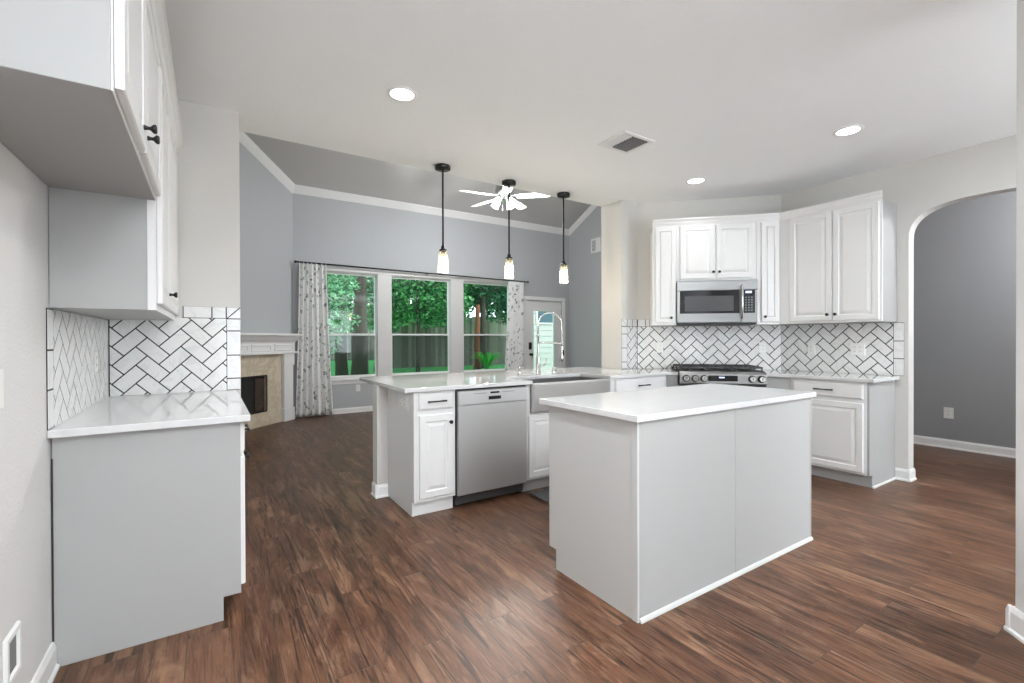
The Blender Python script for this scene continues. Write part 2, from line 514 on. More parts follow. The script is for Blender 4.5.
def thing(name, label, cat, loc=(0, 0, 0), rotz=0.0, group=None):
    o = bpy.data.objects.new(name, None)
    o.empty_display_size = 0.1
    C.objects.link(o)
    o.location = loc
    o.rotation_euler = (0, 0, rotz)
    o['label'] = label
    o['category'] = cat
    if group:
        o['group'] = group
    return o

def tag(o, label, cat, group=None, kind=None):
    o['label'] = label
    o['category'] = cat
    if group:
        o['group'] = group
    if kind:
        o['kind'] = kind
    return o

def struct(o, label=None, cat=None):
    o['kind'] = 'structure'
    if label:
        o['label'] = label
    if cat:
        o['category'] = cat
    return o

def dup(root, loc, rotz, label, group=None):
    r = root.copy(); C.objects.link(r); r.location = loc; r.rotation_euler = (0, 0, rotz); r['label'] = label
    if group:
        r['group'] = group
    for ch in list(root.children):
        c = ch.copy(); C.objects.link(c); c.parent = r
        for g in list(ch.children):
            d = g.copy(); C.objects.link(d); d.parent = c
    return r

# ------------------------------------------------------------------ setting: dimensions
CZ = 2.78          # kitchen ceiling
XL = -0.511        # left wall face
YS = 3.63          # line of the stub walls and of the pony wall
YF = 8.15          # window wall face
XR = 5.1           # arch wall face
YB = -2.6          # wall behind the viewer
VZ = 3.69          # top of the window wall
XV = 6.86          # far living-room wall
def vz(y):
    return VZ + 0.5 * (YF - y)

struct(MB().box(-2.2, 9.3, YB - 0.1, YF + 0.1, -0.1, 0).build('floor', M['floor']), 'reddish brown wood-look plank floor', 'floor')
struct(MB().box(XL - 0.12, 9.3, YB - 0.1, 3.94, CZ, CZ + 0.1).build('ceiling', M['ceiling']), 'flat white kitchen ceiling', 'ceiling')
mb = MB()
mb.prism([(YF + 0.1, vz(YF) - 0.05), (3.94, vz(3.94)), (3.94, vz(3.94) + 0.1), (YF + 0.1, vz(YF) + 0.1)], -2.2, 7.0, 'x')
struct(mb.build('ceiling_vault', M['vault']), 'sloping vaulted ceiling over the living room, greyed to hold its shade', 'ceiling')
struct(MB().box(-2.2, 7.0, 3.82, 3.94, CZ + 0.1, vz(3.94) + 0.05).build('wall_header', M['vault']), 'wall above the opening to the living room', 'wall')
struct(MB().box(XL - 0.12, XL, YB, 3.63, 0, CZ).build('wall_left', M['wall_left']), 'pale textured wall beside the tall cabinet run', 'wall')
struct(MB().box(XL - 0.12, 0.171, YS, 3.94, 0, CZ).build('wall_stub_left', M['wall']), 'short wall closing the cabinet run on the fireplace side', 'wall')
struct(MB().box(-2.3, XL - 0.12, 3.82, 3.94, 0, CZ + 0.1).build('wall_living_south', M['living']))
struct(MB().box(-2.3, -2.2, 3.82, 5.0, 0, vz(3.94)).build('wall_living_left', M['living']))
# window wall with three openings and a door opening
WX = [(1.57, 2.47), (2.72, 3.89), (4.16, 5.27)]
WZ0, WZ1 = 0.595, 2.40
DX0, DX1, DZ = 5.66, 6.65, 2.09
mb = MB()
xs = [1.115 - 0.5] + [v for w in WX for v in w] + [DX0, DX1, XV + 0.1]
edges = [xs[0], WX[0][0], WX[0][1], WX[1][0], WX[1][1], WX[2][0], WX[2][1], DX0, DX1, XV + 0.1]
for i in range(0, len(edges), 2):
    mb.box(edges[i], edges[i + 1], YF, YF + 0.14, 0, VZ + 0.02)
for a, b in WX:
    mb.box(a, b, YF, YF + 0.14, 0, WZ0); mb.box(a, b, YF, YF + 0.14, WZ1, VZ + 0.02)
mb.box(DX0, DX1, YF, YF + 0.14, DZ, VZ + 0.02)
struct(mb.build('wall_back', M['living']), 'grey living room wall with three windows and a door', 'wall')
struct(MB().prism([(3.94, 0), (YF, 0), (YF, vz(YF) + 0.03), (3.94, vz(3.94) + 0.03)], XV, XV + 0.1, 'x').build('wall_living_right', M['living']), 'grey living room wall past the door', 'wall')
# diagonal fireplace wall: from the window-wall corner towards -x,-y
ax, ay = 1.115, YF
L = 3.2
mb = MB()
A0, A1 = (ax, ay), (ax - L / R2, ay - L / R2)
B0, B1 = (ax - 0.09, ay + 0.09), (A1[0] - 0.09, A1[1] + 0.09)
v = [mb.bm.verts.new((*p, z)) for p in (A0, A1, B1, B0) for z in (0, None or vz(p[1]) + 0.02)]
q = lambda *i: mb.bm.faces.new([v[k] for k in i])
q(0, 2, 4, 6); q(1, 7, 5, 3); q(0, 1, 3, 2); q(2, 3, 5, 4); q(4, 5, 7, 6); q(6, 7, 1, 0)
struct(mb.build('wall_fireplace', M['living']), 'diagonal grey wall above the corner fireplace', 'wall')
struct(MB().box(-2.3, -2.2, 4.9, 6.2, 0, 5.9).build('wall_living_side', M['living']))
# kitchen right-hand walls
struct(MB().box(3.80, 4.12, YS, 3.94, 0, CZ).build('wall_stub_right', M['wall']), 'cream wall end between sink counter and living room', 'wall')
struct(MB().prism([(4.05, 3.63), (5.1, 2.58), (5.18, 2.66), (4.13, 3.71)], 0, CZ).build('wall_range', M['wall']), 'diagonal wall behind the range', 'wall')
arch = []
y0a, y1a = 0.495, 1.505
zs, zr = 2.10, 2.386
for k in range(0, 25):
    t = PI * k / 24
    e = 0.72
    cxx = math.copysign(abs(math.cos(t)) ** e, math.cos(t))
    arch.append(((y0a + y1a) / 2 - (y1a - y0a) / 2 * cxx, zs + (zr - zs) * math.sin(t) ** e))
mb = MB()
X0, X1 = XR, XR + 0.12
def wquad(a, b):
    # a, b: (y, z) profile points of the opening's outline; strip up to the ceiling on both faces plus the reveal
    for X in (X0, X1):
        mb.face([(X, a[0], a[1]), (X, b[0], b[1]), (X, b[0], CZ), (X, a[0], CZ)])
    mb.face([(X0, a[0], a[1]), (X1, a[0], a[1]), (X1, b[0], b[1]), (X0, b[0], b[1])])
for a, b in zip(arch, arch[1:]):
    wquad(a, b)
for ya, yb, flip in ((YB, y0a, 0), (y1a, 2.62, 1)):
    for X in (X0, X1):
        mb.face([(X, ya, 0), (X, yb, 0), (X, yb, CZ), (X, ya, CZ)])
for yy in (y0a, y1a):
    mb.face([(X0, yy, 0), (X1, yy, 0), (X1, yy, zs), (X0, yy, zs)])
bmesh.ops.remove_doubles(mb.bm, verts=mb.bm.verts, dist=1e-5)
struct(mb.build('wall_right', M['wall']), 'greige wall with the arched opening to the hall', 'wall')
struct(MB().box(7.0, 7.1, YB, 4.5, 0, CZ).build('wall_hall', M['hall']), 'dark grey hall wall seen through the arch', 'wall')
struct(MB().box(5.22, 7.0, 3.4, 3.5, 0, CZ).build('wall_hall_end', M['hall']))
# near diagonal wall end at the picture's right side
p0 = Vector((2.85, 0.485)); d1 = Vector((-0.7071, -0.7071)); d2 = Vector((0.7071, -0.7071))
pts = [p0, p0 + d1 * 1.0, p0 + d1 * 1.0 + d2 * 0.13, p0 + d2 * 0.13]
struct(MB().prism([tuple(p) for p in pts], 0, CZ).build('wall_near_right', M['wall_left'], bevel=0.008), 'textured white wall end close to the viewer', 'wall')
xn = (p0 + d1 * 1.0).x
yn = (p0 + d1 * 1.0).y
struct(MB().box(xn + 0.01, xn + 0.13, YB, yn - 0.04, 0, CZ).build('wall_breakfast_side', M['wall_left']))
# wall behind the viewer with two big windows
mb = MB()
mb.box(XL - 0.12, 0.1, YB - 0.12, YB, 0, CZ); mb.box(0.1, 2.0, YB - 0.12, YB, 0, 0.5); mb.box(0.1, 2.0, YB - 0.12, YB, 2.4, CZ)
mb.box(2.0, 2.6, YB - 0.12, YB, 0, CZ); mb.box(2.6, 4.7, YB - 0.12, YB, 0, 0.5); mb.box(2.6, 4.7, YB - 0.12, YB, 2.4, CZ); mb.box(4.7, 7.1, YB - 0.12, YB, 0, CZ)
struct(mb.build('wall_front', M['wall']))
# pony wall under the bar counter
struct(MB().box(1.10, 3.80, YS + 0.02, 3.765, 0, 0.884).build('wall_peninsula', M['wall']), 'pale half wall under the peninsula worktop', 'wall')

# ------------------------------------------------------------------ trims
def baseboard(name, a, b, nrm, h=0.09, t=0.014, label=None):
    a, b, n = Vector(a), Vector(b), Vector(nrm).normalized()
    mb = MB()
    prof = [(0, 0), (t + 0.008, 0), (t + 0.008, 0.012), (t, 0.02), (t, h - 0.02), (t * 0.5, h), (0, h)]
    A = [mb.bm.verts.new((a.x + n.x * p, a.y + n.y * p, z)) for p, z in prof]
    B = [mb.bm.verts.new((b.x + n.x * p, b.y + n.y * p, z)) for p, z in prof]
    mb.bm.faces.new(A); mb.bm.faces.new(B[::-1])
    for i in range(len(prof)):
        j = (i + 1) % len(prof)
        mb.bm.faces.new((A[i], B[i], B[j], A[j]))
    return struct(mb.build(name, M['trim']))
baseboard('baseboard_left', (XL, YB), (XL, 2.425), (1, 0), 0.105)
baseboard('baseboard_back', (1.13, YF), (5.57, YF), (0, -1))
baseboard('baseboard_hall', (7.0, YB), (7.0, 3.4), (-1, 0), 0.10)
baseboard('baseboard_right', (XR, 1.595), (XR, 1.49), (-1, 0), 0.10)
baseboard('baseboard_arch', (XR - 0.02, y1a), (XR + 0.12, y1a), (0, -1), 0.10)
baseboard('baseboard_near', tuple(p0 + d1 * 1.0), tuple(p0 - d1 * 0.02), (-0.7071, 0.7071), 0.11, 0.016)
baseboard('baseboard_near_end', tuple(p0 - d2 * 0.02), tuple(p0 + d2 * 0.13), (0.7071, 0.7071), 0.11, 0.016)
baseboard('baseboard_peninsula', (1.10, YS + 0.0), (1.10, 3.765), (-1, 0), 0.10, 0.010)
baseboard('baseboard_peninsula_front', (1.082, YS + 0.02), (1.183, YS + 0.02), (0, -1), 0.10, 0.010)
# crown trim of the vault
mb = MB()
mb.prism([(YF, VZ - 0.09), (YF, VZ), (YF - 0.075, VZ + 0.035), (YF - 0.075, VZ + 0.015), (YF - 0.045, VZ - 0.03), (YF - 0.015, VZ - 0.075)], 1.10, XV, 'x')
struct(mb.build('trim_1', M['trim']))
def rake(name, a, b, nrm):
    mb = MB()
    n = Vector((nrm[0], nrm[1], 0)).normalized()
    prof = [(0, -0.10), (0, 0.0), (0.07, 0.0), (0.07, -0.02), (0.045, -0.055), (0.015, -0.085)]
    def ring(p):
        z = vz(p[1])
        return [mb.bm.verts.new((p[0] + n.x * o, p[1] + n.y * o, z + h - 0.5 * n.y * o)) for o, h in prof]
    A, B = ring(a), ring(b)
    mb.bm.faces.new(A); mb.bm.faces.new(B[::-1])
    for i in range(len(prof)):
        j = (i + 1) % len(prof)
        mb.bm.faces.new((A[i], B[i], B[j], A[j]))
    return struct(mb.build(name, M['trim']))
rake('trim_2', (XV, YF - 0.0), (XV, 5.0), (-1, 0))
rake('trim_3', (ax, ay), (A1[0], A1[1]), (1, -1))
# casing of the windows and the shared sill / apron
mb = MB()
mb.box(1.50, 5.34, YF - 0.02, YF, WZ1, WZ1 + 0.07)
mb.box(1.49, 1.57, YF - 0.02, YF, WZ0, WZ1)
mb.box(2.47, 2.72, YF - 0.02, YF, WZ0, WZ1)
mb.box(3.89, 4.16, YF - 0.02, YF, WZ0, WZ1)
mb.box(5.27, 5.34, YF - 0.02, YF, WZ0, WZ1)
struct(mb.build('trim_4', M['winframe'], bevel=0.003))
mb = MB()
mb.box(1.48, 5.36, YF - 0.05, YF, WZ0 - 0.035, WZ0); mb.box(1.50, 5.34, YF - 0.016, YF, WZ0 - 0.10, WZ0 - 0.035)
struct(mb.build('trim_5', M['trim'], bevel=0.003))

# ------------------------------------------------------------------ windows
for i, (a, b) in enumerate(WX):
    w = thing(f'window_{i + 1}', ['window with the big pine trunk behind it, next to the fireplace', 'middle window of the three, full of green leaves', 'window with the red trunk and fern behind it'][i], 'window', ((a + b) / 2, YF + 0.07, WZ0))
    w['kind'] = 'structure'
    h = WZ1 - WZ0
    hw = (b - a) / 2
    fr = MB()
    fr.box(-hw, -hw + 0.014, -0.06, 0.05, 0, h); fr.box(hw - 0.014, hw, -0.06, 0.05, 0, h)
    fr.box(-hw + 0.014, hw - 0.014, -0.06, 0.05, 0, 0.014); fr.box(-hw + 0.014, hw - 0.014, -0.06, 0.05, h - 0.014, h)
    fr.build('window_frame', M['winframe'], w)
    zm = 1.335 - WZ0
    for nm, z0, z1, y in (('upper_sash', zm - 0.016, h - 0.0145, 0.012), ('lower_sash', 0.0145, zm + 0.02, -0.022)):
        sm = MB()
        x0, x1 = -hw + 0.0145, hw - 0.0145
        sm.box(x0, x0 + 0.014, y - 0.015, y + 0.015, z0, z1); sm.box(x1 - 0.014, x1, y - 0.015, y + 0.015, z0, z1)
        sm.box(x0 + 0.014, x1 - 0.014, y - 0.015, y + 0.015, z0, z0 + 0.03); sm.box(x0 + 0.014, x1 - 0.014, y - 0.015, y + 0.015, z1 - 0.026, z1)
        sa = sm.build(nm, M['trim'], w)
        MB().box(x0 + 0.014, x1 - 0.014, y - 0.003, y + 0.003, z0 + 0.03, z1 - 0.026).build('window_pane', M['glass'], sa)
    MB().box(-hw + 0.0145, hw - 0.0145, 0.04, 0.042, 0.0145, zm).build('insect_screen', M['screen'], w)
# ------------------------------------------------------------------ back door
d = thing('door_1', 'white back door with a tall glass lite and black hardware', 'door', ((DX0 + DX1) / 2, YF, 0))
d['kind'] = 'structure'
hw = (DX1 - DX0) / 2
mb = MB()
mb.box(-hw - 0.08, -hw, -0.02, 0, 0, DZ + 0.08); mb.box(hw, hw + 0.08, -0.02, 0, 0, DZ + 0.08); mb.box(-hw, hw, -0.02, 0, DZ, DZ + 0.08)
mb.build('door_casing', M['trim'], d, bevel=0.003)
lx0, lx1, lz0, lz1 = 5.86 - 6.155, 6.44 - 6.155, 0.25, 1.87
mb = MB()
mb.box(-hw, lx0, 0.03, 0.075, 0, DZ); mb.box(lx1, hw, 0.03, 0.075, 0, DZ); mb.box(lx0, lx1, 0.03, 0.075, 0, lz0); mb.box(lx0, lx1, 0.03, 0.075, lz1, DZ)
sl = mb.build('door_slab', M['trim'], d)
mb = MB()
for (a, b, c0, c1) in ((lx0 - 0.03, lx0 + 0.012, lz0 - 0.03, lz1 + 0.03), (lx1 - 0.012, lx1 + 0.03, lz0 - 0.03, lz1 + 0.03), (lx0, lx1, lz0 - 0.03, lz0 + 0.012), (lx0, lx1, lz1 - 0.012, lz1 + 0.03)):
    mb.box(a, b, 0.018, 0.03, c0, c1)
mb.build('lite_frame', M['trim'], d, bevel=0.003)
MB().box(lx0, lx1, 0.05, 0.056, lz0, lz1).build('door_pane', M['glass'], d)
MB().box(5.745 - 6.155, 5.81 - 6.155, 0.0, 0.03, 1.03, 1.18).build('keypad_lock', M['black'], d, bevel=0.004)
MB().lathe([(0.03, 0.03), (0.03, 0.02), (0.014, 0.015), (0.014, -0.01), (0.03, -0.02), (0.028, -0.045), (0.012, -0.05)], (5.79 - 6.155, 0, 0.92), 20, 'y').build('door_knob', M['black'], d)
for nm, z in (('door_hinge', 0.3), ('door_hinge', 1.85)):
    MB().box(hw - 0.015, hw + 0.012, 0.0, 0.031, z - 0.05, z + 0.05).build(nm, M['chrome'], d)

# ------------------------------------------------------------------ herringbone tiles
def clip_poly(poly, x0, x1, z0, z1):
    def cl(P, f, inter):
        out = []
        for i in range(len(P)):
            a, b = P[i], P[(i + 1) % len(P)]
            fa, fb = f(a), f(b)
            if fa >= 0:
                out.append(a)
            if (fa >= 0) != (fb >= 0):
                t = fa / (fa - fb)
                out.append((a[0] + (b[0] - a[0]) * t, a[1] + (b[1] - a[1]) * t))
        return out
    for f in (lambda p: p[0] - x0, lambda p: x1 - p[0], lambda p: p[1] - z0, lambda p: z1 - p[1]):
        if len(poly) < 3:
            return []
        poly = cl(poly, f, None)
    return poly if len(poly) >= 3 else []

def herring(mb, x0, x1, z0, z1, to3, ox=0.0, oz=0.0, w=0.0795, g=0.007, th=0.001):
    """tiles laid at 45 degrees, clipped to the rectangle; to3(s, z, out) -> point"""
    ca = 1 / R2
    rng = int((x1 - x0 + z1 - z0) / w) + 8
    for i in range(-rng, rng):
        for j in range(-rng, rng):
            # lattice (1,1) and (4,0)
            bx, bz = i + 4 * j, i
            px = (bx - bz) * ca * w + ox
            if px < x0 - 0.4 or px > x1 + 0.4:
                continue
            pz = (bx + bz) * ca * w + oz
            if pz < z0 - 0.5 or pz > z1 + 0.5:
                continue
            for (a0, a1, c0, c1) in ((0, 2, 0, 1), (0, 1, 1, 3)):
                e = g / w / 2
                P = [(bx + a0 + e, bz + c0 + e), (bx + a1 - e, bz + c0 + e), (bx + a1 - e, bz + c1 - e), (bx + a0 + e, bz + c1 - e)]
                P = [((p[0] - p[1]) * ca * w + ox, (p[0] + p[1]) * ca * w + oz) for p in P]
                P = clip_poly(P, x0, x1, z0, z1)
                if len(P) >= 3:
                    slab(mb, P, to3, th)

def slab(mb, P, to3, th=0.001):
    # drop tiny slivers
    ar = abs(sum(P[k][0] * P[(k + 1) % len(P)][1] - P[(k + 1) % len(P)][0] * P[k][1] for k in range(len(P)))) / 2
    if ar < 2e-5:
        return
    A = [mb.bm.verts.new(to3(p[0], p[1], 0.003)) for p in P]
    B = [mb.bm.verts.new(to3(p[0], p[1], 0.003 + th)) for p in P]
    mb.bm.faces.new(B)
    for k in range(len(P)):
        m = (k + 1) % len(P)
        mb.bm.faces.new((A[k], A[m], B[m], B[k]))

def border(mb, rect, to3, n, vertical=True, g=0.007):
    x0, x1, z0, z1 = rect
    cuts = n if isinstance(n, list) else None
    if vertical:
        zs_ = [z0] + cuts + [z1]
        for a, b in zip(zs_, zs_[1:]):
            slab(mb, [(x0, a + g / 2), (x1, a + g / 2), (x1, b - g / 2), (x0, b - g / 2)], to3)
    else:
        xs_ = [x0] + cuts + [x1]
        for a, b in zip(xs_, xs_[1:]):
            slab(mb, [(a + g / 2, z0), (b - g / 2, z0), (b - g / 2, z1), (a + g / 2, z1)], to3)

TZ0 = 0.916
# -- bare-counter corner: left wall and stub wall
bs = thing('tile_backsplash', 'white marble herringbone backsplash in the corner above the bare short worktop', 'backsplash', (0, 0, 0))
gm = MB()
gm.box(XL + 0.0005, XL + 0.003, 2.385, YS - 0.001, TZ0, 1.372)
gm.box(XL + 0.003, 0.171, YS - 0.003, YS - 0.0005, TZ0, 1.372)
gm.box(-0.15, 0.171, YS - 0.003, YS - 0.0005, 1.372, 1.468)
gm.build('grout_bed', M['grout'], bs)
tl = lambda s, z, o: (XL + o, s, z)
mb = MB(); herring(mb, 2.464, 3.62, TZ0, 1.37, tl, 2.46 + 0.03, 0.9)
mb.build('herringbone_field', M['tile'], bs)
ts = lambda s, z, o: (s, YS - o, z)
mb = MB(); herring(mb, XL + 0.008, 0.090, TZ0, 1.392, ts, 0.090 - 0.225 * 3 + 0.012 - 0.09, 0.9 + 0.03)
mb.build('herringbone_field', M['tile'], bs)
mb = MB()
border(mb, (2.388, 2.461, TZ0, 1.37), tl, [1.064, 1.214])
mb.build('border_tile', M['tile'], bs)
mb = MB()
border(mb, (0.094, 0.171, TZ0, 1.392), ts, [0.994, 1.149, 1.311])
border(mb, (-0.15, 0.090, 1.396, 1.467), ts, [-0.145, 0.01], False)
slab(mb, [(0.094, 1.397), (0.094 + 0.07, 1.467), (0.093, 1.467)], ts)
slab(mb, [(0.100, 1.395), (0.171, 1.395), (0.171, 1.464)], ts)
mb.build('border_tile', M['tile'], bs)
# -- range corner: stub end, diagonal wall, right wall
bs = thing('tile_backsplash', 'white marble herringbone backsplash running behind the range and microwave', 'backsplash', (0, 0, 0))
e1 = Vector((1, -1, 0)) / R2
nd = Vector((-1, -1, 0)) / R2
DL = 1.05 * R2
def td(s, z, o):
    p = Vector((4.05, 3.63, 0)) + e1 * s + nd * o
    return (p.x, p.y, z)
tr = lambda s, z, o: (XR - o, 2.58 - s, z)
gm = MB()
gm.box(3.802, 4.048, YS - 0.003, YS - 0.0005, TZ0, 1.468)
pts = [td(0.001, 0, 0.0005), td(DL - 0.001, 0, 0.0005), td(DL - 0.001, 0, 0.003), td(0.001, 0, 0.003)]
gm.prism([p[:2] for p in pts], TZ0, 1.388)
gm.prism([p[:2] for p in (td(0.001, 0, 0.0005), td(0.136, 0, 0.0005), td(0.136, 0, 0.003), td(0.001, 0, 0.003))], 1.3885, 1.468)
gm.box(XR - 0.003, XR - 0.0005, 1.535, 2.578, TZ0, 1.388)
gm.build('grout_bed', M['grout'], bs)
mb = MB(); herring(mb, 3.888, 4.046, TZ0, 1.387, ts, 3.888 + 0.06, 0.9)
mb.build('herringbone_field', M['tile'], bs)
mb = MB(); herring(mb, 0.005, DL - 0.003, TZ0, 1.387, td, 0.072, 0.905, g=0.0085)
mb.build('herringbone_field', M['tile'], bs)
mb = MB(); herring(mb, 0.003, 2.58 - 1.612, TZ0, 1.387, tr, 2.58 - 1.612 - 0.225 * 5, 0.915, g=0.0085)
mb.build('herringbone_field', M['tile'], bs)
mb = MB()
border(mb, (3.803, 3.884, TZ0, 1.387), ts, [0.994, 1.149, 1.304])
border(mb, (3.888, 4.046, 1.391, 1.467), ts, [3.97], False)
slab(mb, [(3.884, 1.391), (3.884, 1.467), (3.806, 1.467)], ts)
slab(mb, [(3.803, 1.391), (3.880, 1.391), (3.803, 1.464)], ts)
border(mb, (0.006, 0.136, 1.391, 1.467), td, [0.09], False)
mb.build('border_tile', M['tile'], bs)
mb = MB()
border(mb, (2.58 - 1.608, 2.58 - 1.536, TZ0, 1.387), tr, [1.068, 1.224])
mb.build('border_tile', M['tile'], bs)

# ------------------------------------------------------------------ cabinet kit (local frame: x along the front, y into the wall, z up)
DOOR = [(0, -0.015), (0.004, -0.019), (0.046, -0.019), (0.052, -0.011), (0.058, -0.011), (0.082, -0.018)]
def door(x0, x1, z0, z1, parent, y=0.0, narrow=False, mat=None):
    lo = [(0, -0.015), (0.004, -0.019), (0.040, -0.019), (0.045, -0.010), (0.05, -0.010), (0.058, -0.017)] if narrow else DOOR
    return MB().rings(x0, x1, z0, z1, [(i, yy + y) for i, yy in lo], y - 0.0005).build('cabinet_door', mat or M['cab'], parent)
def drawer(x0, x1, z0, z1, parent, y=0.0):
    return MB().rings(x0, x1, z0, z1, [(0, y - 0.012), (0.012, y - 0.019), (0.02, y - 0.019)], y - 0.0005).build('drawer', M['cab'], parent)
def knob(x, z, parent, y=-0.02):
    MB().lathe([(0.007, y + 0.002), (0.008, y), (0.0055, y - 0.008), (0.0055, y - 0.014), (0.0135, y - 0.022), (0.014, y - 0.028), (0.010, y - 0.031)], (x, 0, z), 18, 'y').build('knob', M['black'], parent)
def pull(x0, x1, z, parent, y=-0.02):
    mb = MB()
    mb.tube([(x0 - 0.006, y - 0.026, z), (x0 + 0.01, y - 0.027, z), ((x0 + x1) / 2, y - 0.027, z), (x1 - 0.01, y - 0.027, z), (x1 + 0.006, y - 0.026, z)], [0.0075, 0.006, 0.0048, 0.006, 0.0075], 10)
    for x in (x0 + 0.012, x1 - 0.012):
        mb.tube([(x, y + 0.002, z), (x, y - 0.026, z)], 0.0045, 8)
    mb.build('handle', M['black'], parent)
def frame_body(x0, x1, dep, z0, z1, parent, stiles, rails, name='cabinet_body'):
    """closed box plus a proud face frame"""
    mb = MB()
    mb.box(x0, x1, 0.0, dep, z0, z1)
    return mb.build(name, M['cab'], parent, bevel=0.0015)
def crown(x0, x1, z, parent, proj=0.032, h=0.072, left_ret=None, right_ret=None, m0=0.0, m1=0.0):
    """crown along the front; m0/m1 mitre slope per unit of projection at the ends"""
    prof = [(0.0, 0.0), (-0.1 * proj, 0.0), (-0.18 * proj, 0.012), (-0.4 * proj, 0.022), (-0.55 * proj, 0.040), (-0.87 * proj, 0.056), (-proj, 0.058), (-proj, h), (0.0, h)]
    mb = MB()
    A = [mb.bm.verts.new((x0 + m0 * y, y, z + zz)) for y, zz in prof]
    B = [mb.bm.verts.new((x1 + m1 * y, y, z + zz)) for y, zz in prof]
    mb.bm.faces.new(A); mb.bm.faces.new(B[::-1])
    for i in range(len(prof)):
        j = (i + 1) % len(prof)
        mb.bm.faces.new((A[i], B[i], B[j], A[j]))
    for ret, sgn, X in ((left_ret, -1, x0), (right_ret, 1, x1)):
        if ret:
            P = [mb.bm.verts.new((X - sgn * y, y, z + zz)) for y, zz in prof]
            Q = [mb.bm.verts.new((X - sgn * y, ret, z + zz)) for y, zz in prof]
            mb.bm.faces.new(P); mb.bm.faces.new(Q[::-1])
            for i in range(len(prof)):
                j = (i + 1) % len(prof)
                mb.bm.faces.new((P[i], Q[i], Q[j], P[j]))
    return mb.build('crown_moulding', M['cab'], parent)

# ------------------------------------------------------------------ left run
LX = -0.19
# upper above the refrigerator bay: local x = world y, front faces +x
t = thing('upper_cabinet', 'white double-door wall cabinet overhead, its bare underside high above the empty bay', 'cabinet', (LX, 1.41, 1.83), PI / 2, 'wall cabinets on the bare side')
dp = LX - XL - 0.002
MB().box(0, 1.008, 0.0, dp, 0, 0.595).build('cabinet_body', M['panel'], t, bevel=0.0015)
MB().box(0, 1.008, -0.0035, -0.0005, 0.0, 0.595).build('face_frame', M['cab'], t)
dd = door(0.016, 0.45, 0.014, 0.575, t, -0.004); knob(0.405, 0.075, dd, -0.024)
dd = door(0.46, 0.995, 0.014, 0.575, t, -0.004); knob(0.495, 0.075, dd, -0.024)
crown(-0.0, 1.008, 0.595, t, 0.055)
# lower hanging upper next to the stub wall
t = thing('upper_cabinet', 'white wall cabinet hung lower, its side panel above the tiled corner', 'cabinet', (LX, 2.42, 1.375), PI / 2, 'wall cabinets on the bare side')
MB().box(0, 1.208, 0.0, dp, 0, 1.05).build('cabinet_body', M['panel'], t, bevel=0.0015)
mb = MB(); mb.box(-0.004, -0.0005, 0.0, 0.025, 0.0, 0.453); mb.box(-0.004, 1.208, -0.0035, -0.0005, 0.0, 1.05)
mb.build('face_frame', M['cab'], t)
dd = door(0.03, 0.47, 0.03, 1.03, t, -0.004); knob(0.425, 0.10, dd, -0.024)
door(0.48, 1.19, 0.03, 1.03, t, -0.004)
crown(0.0, 1.208, 1.05, t, 0.055)
# base cabinet with plain end panel (faces the viewer)
t = thing('base_cabinet', 'white base cabinet under the bare short worktop, plain end panel notched at the toe', 'cabinet', (0.112, 2.43, 0), PI / 2)
db = 0.112 - XL - 0.004
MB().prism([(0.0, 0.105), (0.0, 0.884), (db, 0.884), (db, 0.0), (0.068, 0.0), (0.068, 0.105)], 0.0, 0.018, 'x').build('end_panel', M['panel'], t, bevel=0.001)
MB().box(0.0185, 1.198, 0.0, db, 0.105, 0.884).build('cabinet_body', M['cab'], t)
MB().box(0.0185, 1.198, 0.07, db, 0.0, 0.104).build('toe_kick', M['gap'], t)
for a, b in ((0.03, 0.60), (0.62, 1.185)):
    dd = drawer(a, b, 0.735, 0.868, t); pull((a + b) / 2 - 0.065, (a + b) / 2 + 0.065, 0.80, dd)
    mid = (a + b) / 2
    d1_ = door(a, mid - 0.003, 0.13, 0.715, t); knob(mid - 0.035, 0.66, d1_)
    d2_ = door(mid + 0.003, b, 0.13, 0.715, t); knob(mid + 0.035, 0.66, d2_)
MB().box(-0.003, 0.0, db - 0.003, db + 0.002, 0.10, 0.80).build('scribe_gap', M['gap'], t)
tag(MB().box(XL + 0.001, 0.15, 2.385, YS - 0.009, 0.885, 0.915).build('countertop', M['quartz'], bevel=0.003), 'white quartz worktop of the bare corner, reflecting the herringbone tiles', 'countertop')

# ------------------------------------------------------------------ peninsula run (fronts face -y, y = 3.08)
PY = 3.08
def base_body(t, x0, x1, dep, ztop=0.884, toe=0.105, toe_in=0.045, name='cabinet_body'):
    MB().box(x0, x1, 0, dep, toe, ztop).build(name, M['cab'], t, bevel=0.0015)
    MB().box(x0, x1, toe_in, dep, 0, toe - 0.0005).build('toe_kick', M['panel'], t)
t = thing('base_cabinet', 'narrow white base cabinet at the free end of the peninsula beside the dishwasher', 'cabinet', (1.185, PY, 0))
MB().prism([(0.0, 0.105), (0.0, 0.884), (YS + 0.018 - PY, 0.884), (YS + 0.018 - PY, 0.0), (0.042, 0.0), (0.042, 0.105)], 0.0, 0.018, 'x').build('end_panel', M['cab'], t, bevel=0.001)
MB().box(0.0182, 0.318, 0, 0.545, 0.105, 0.884).build('cabinet_body', M['cab'], t, bevel=0.001)
MB().box(0.0182, 0.318, 0.045, 0.545, 0, 0.1045).build('toe_kick', M['cab'], t)
dd = drawer(0.035, 0.297, 0.752, 0.872, t); pull(0.095, 0.225, 0.812, dd)
dd = door(0.035, 0.297, 0.13, 0.715, t); knob(0.268, 0.655, dd)
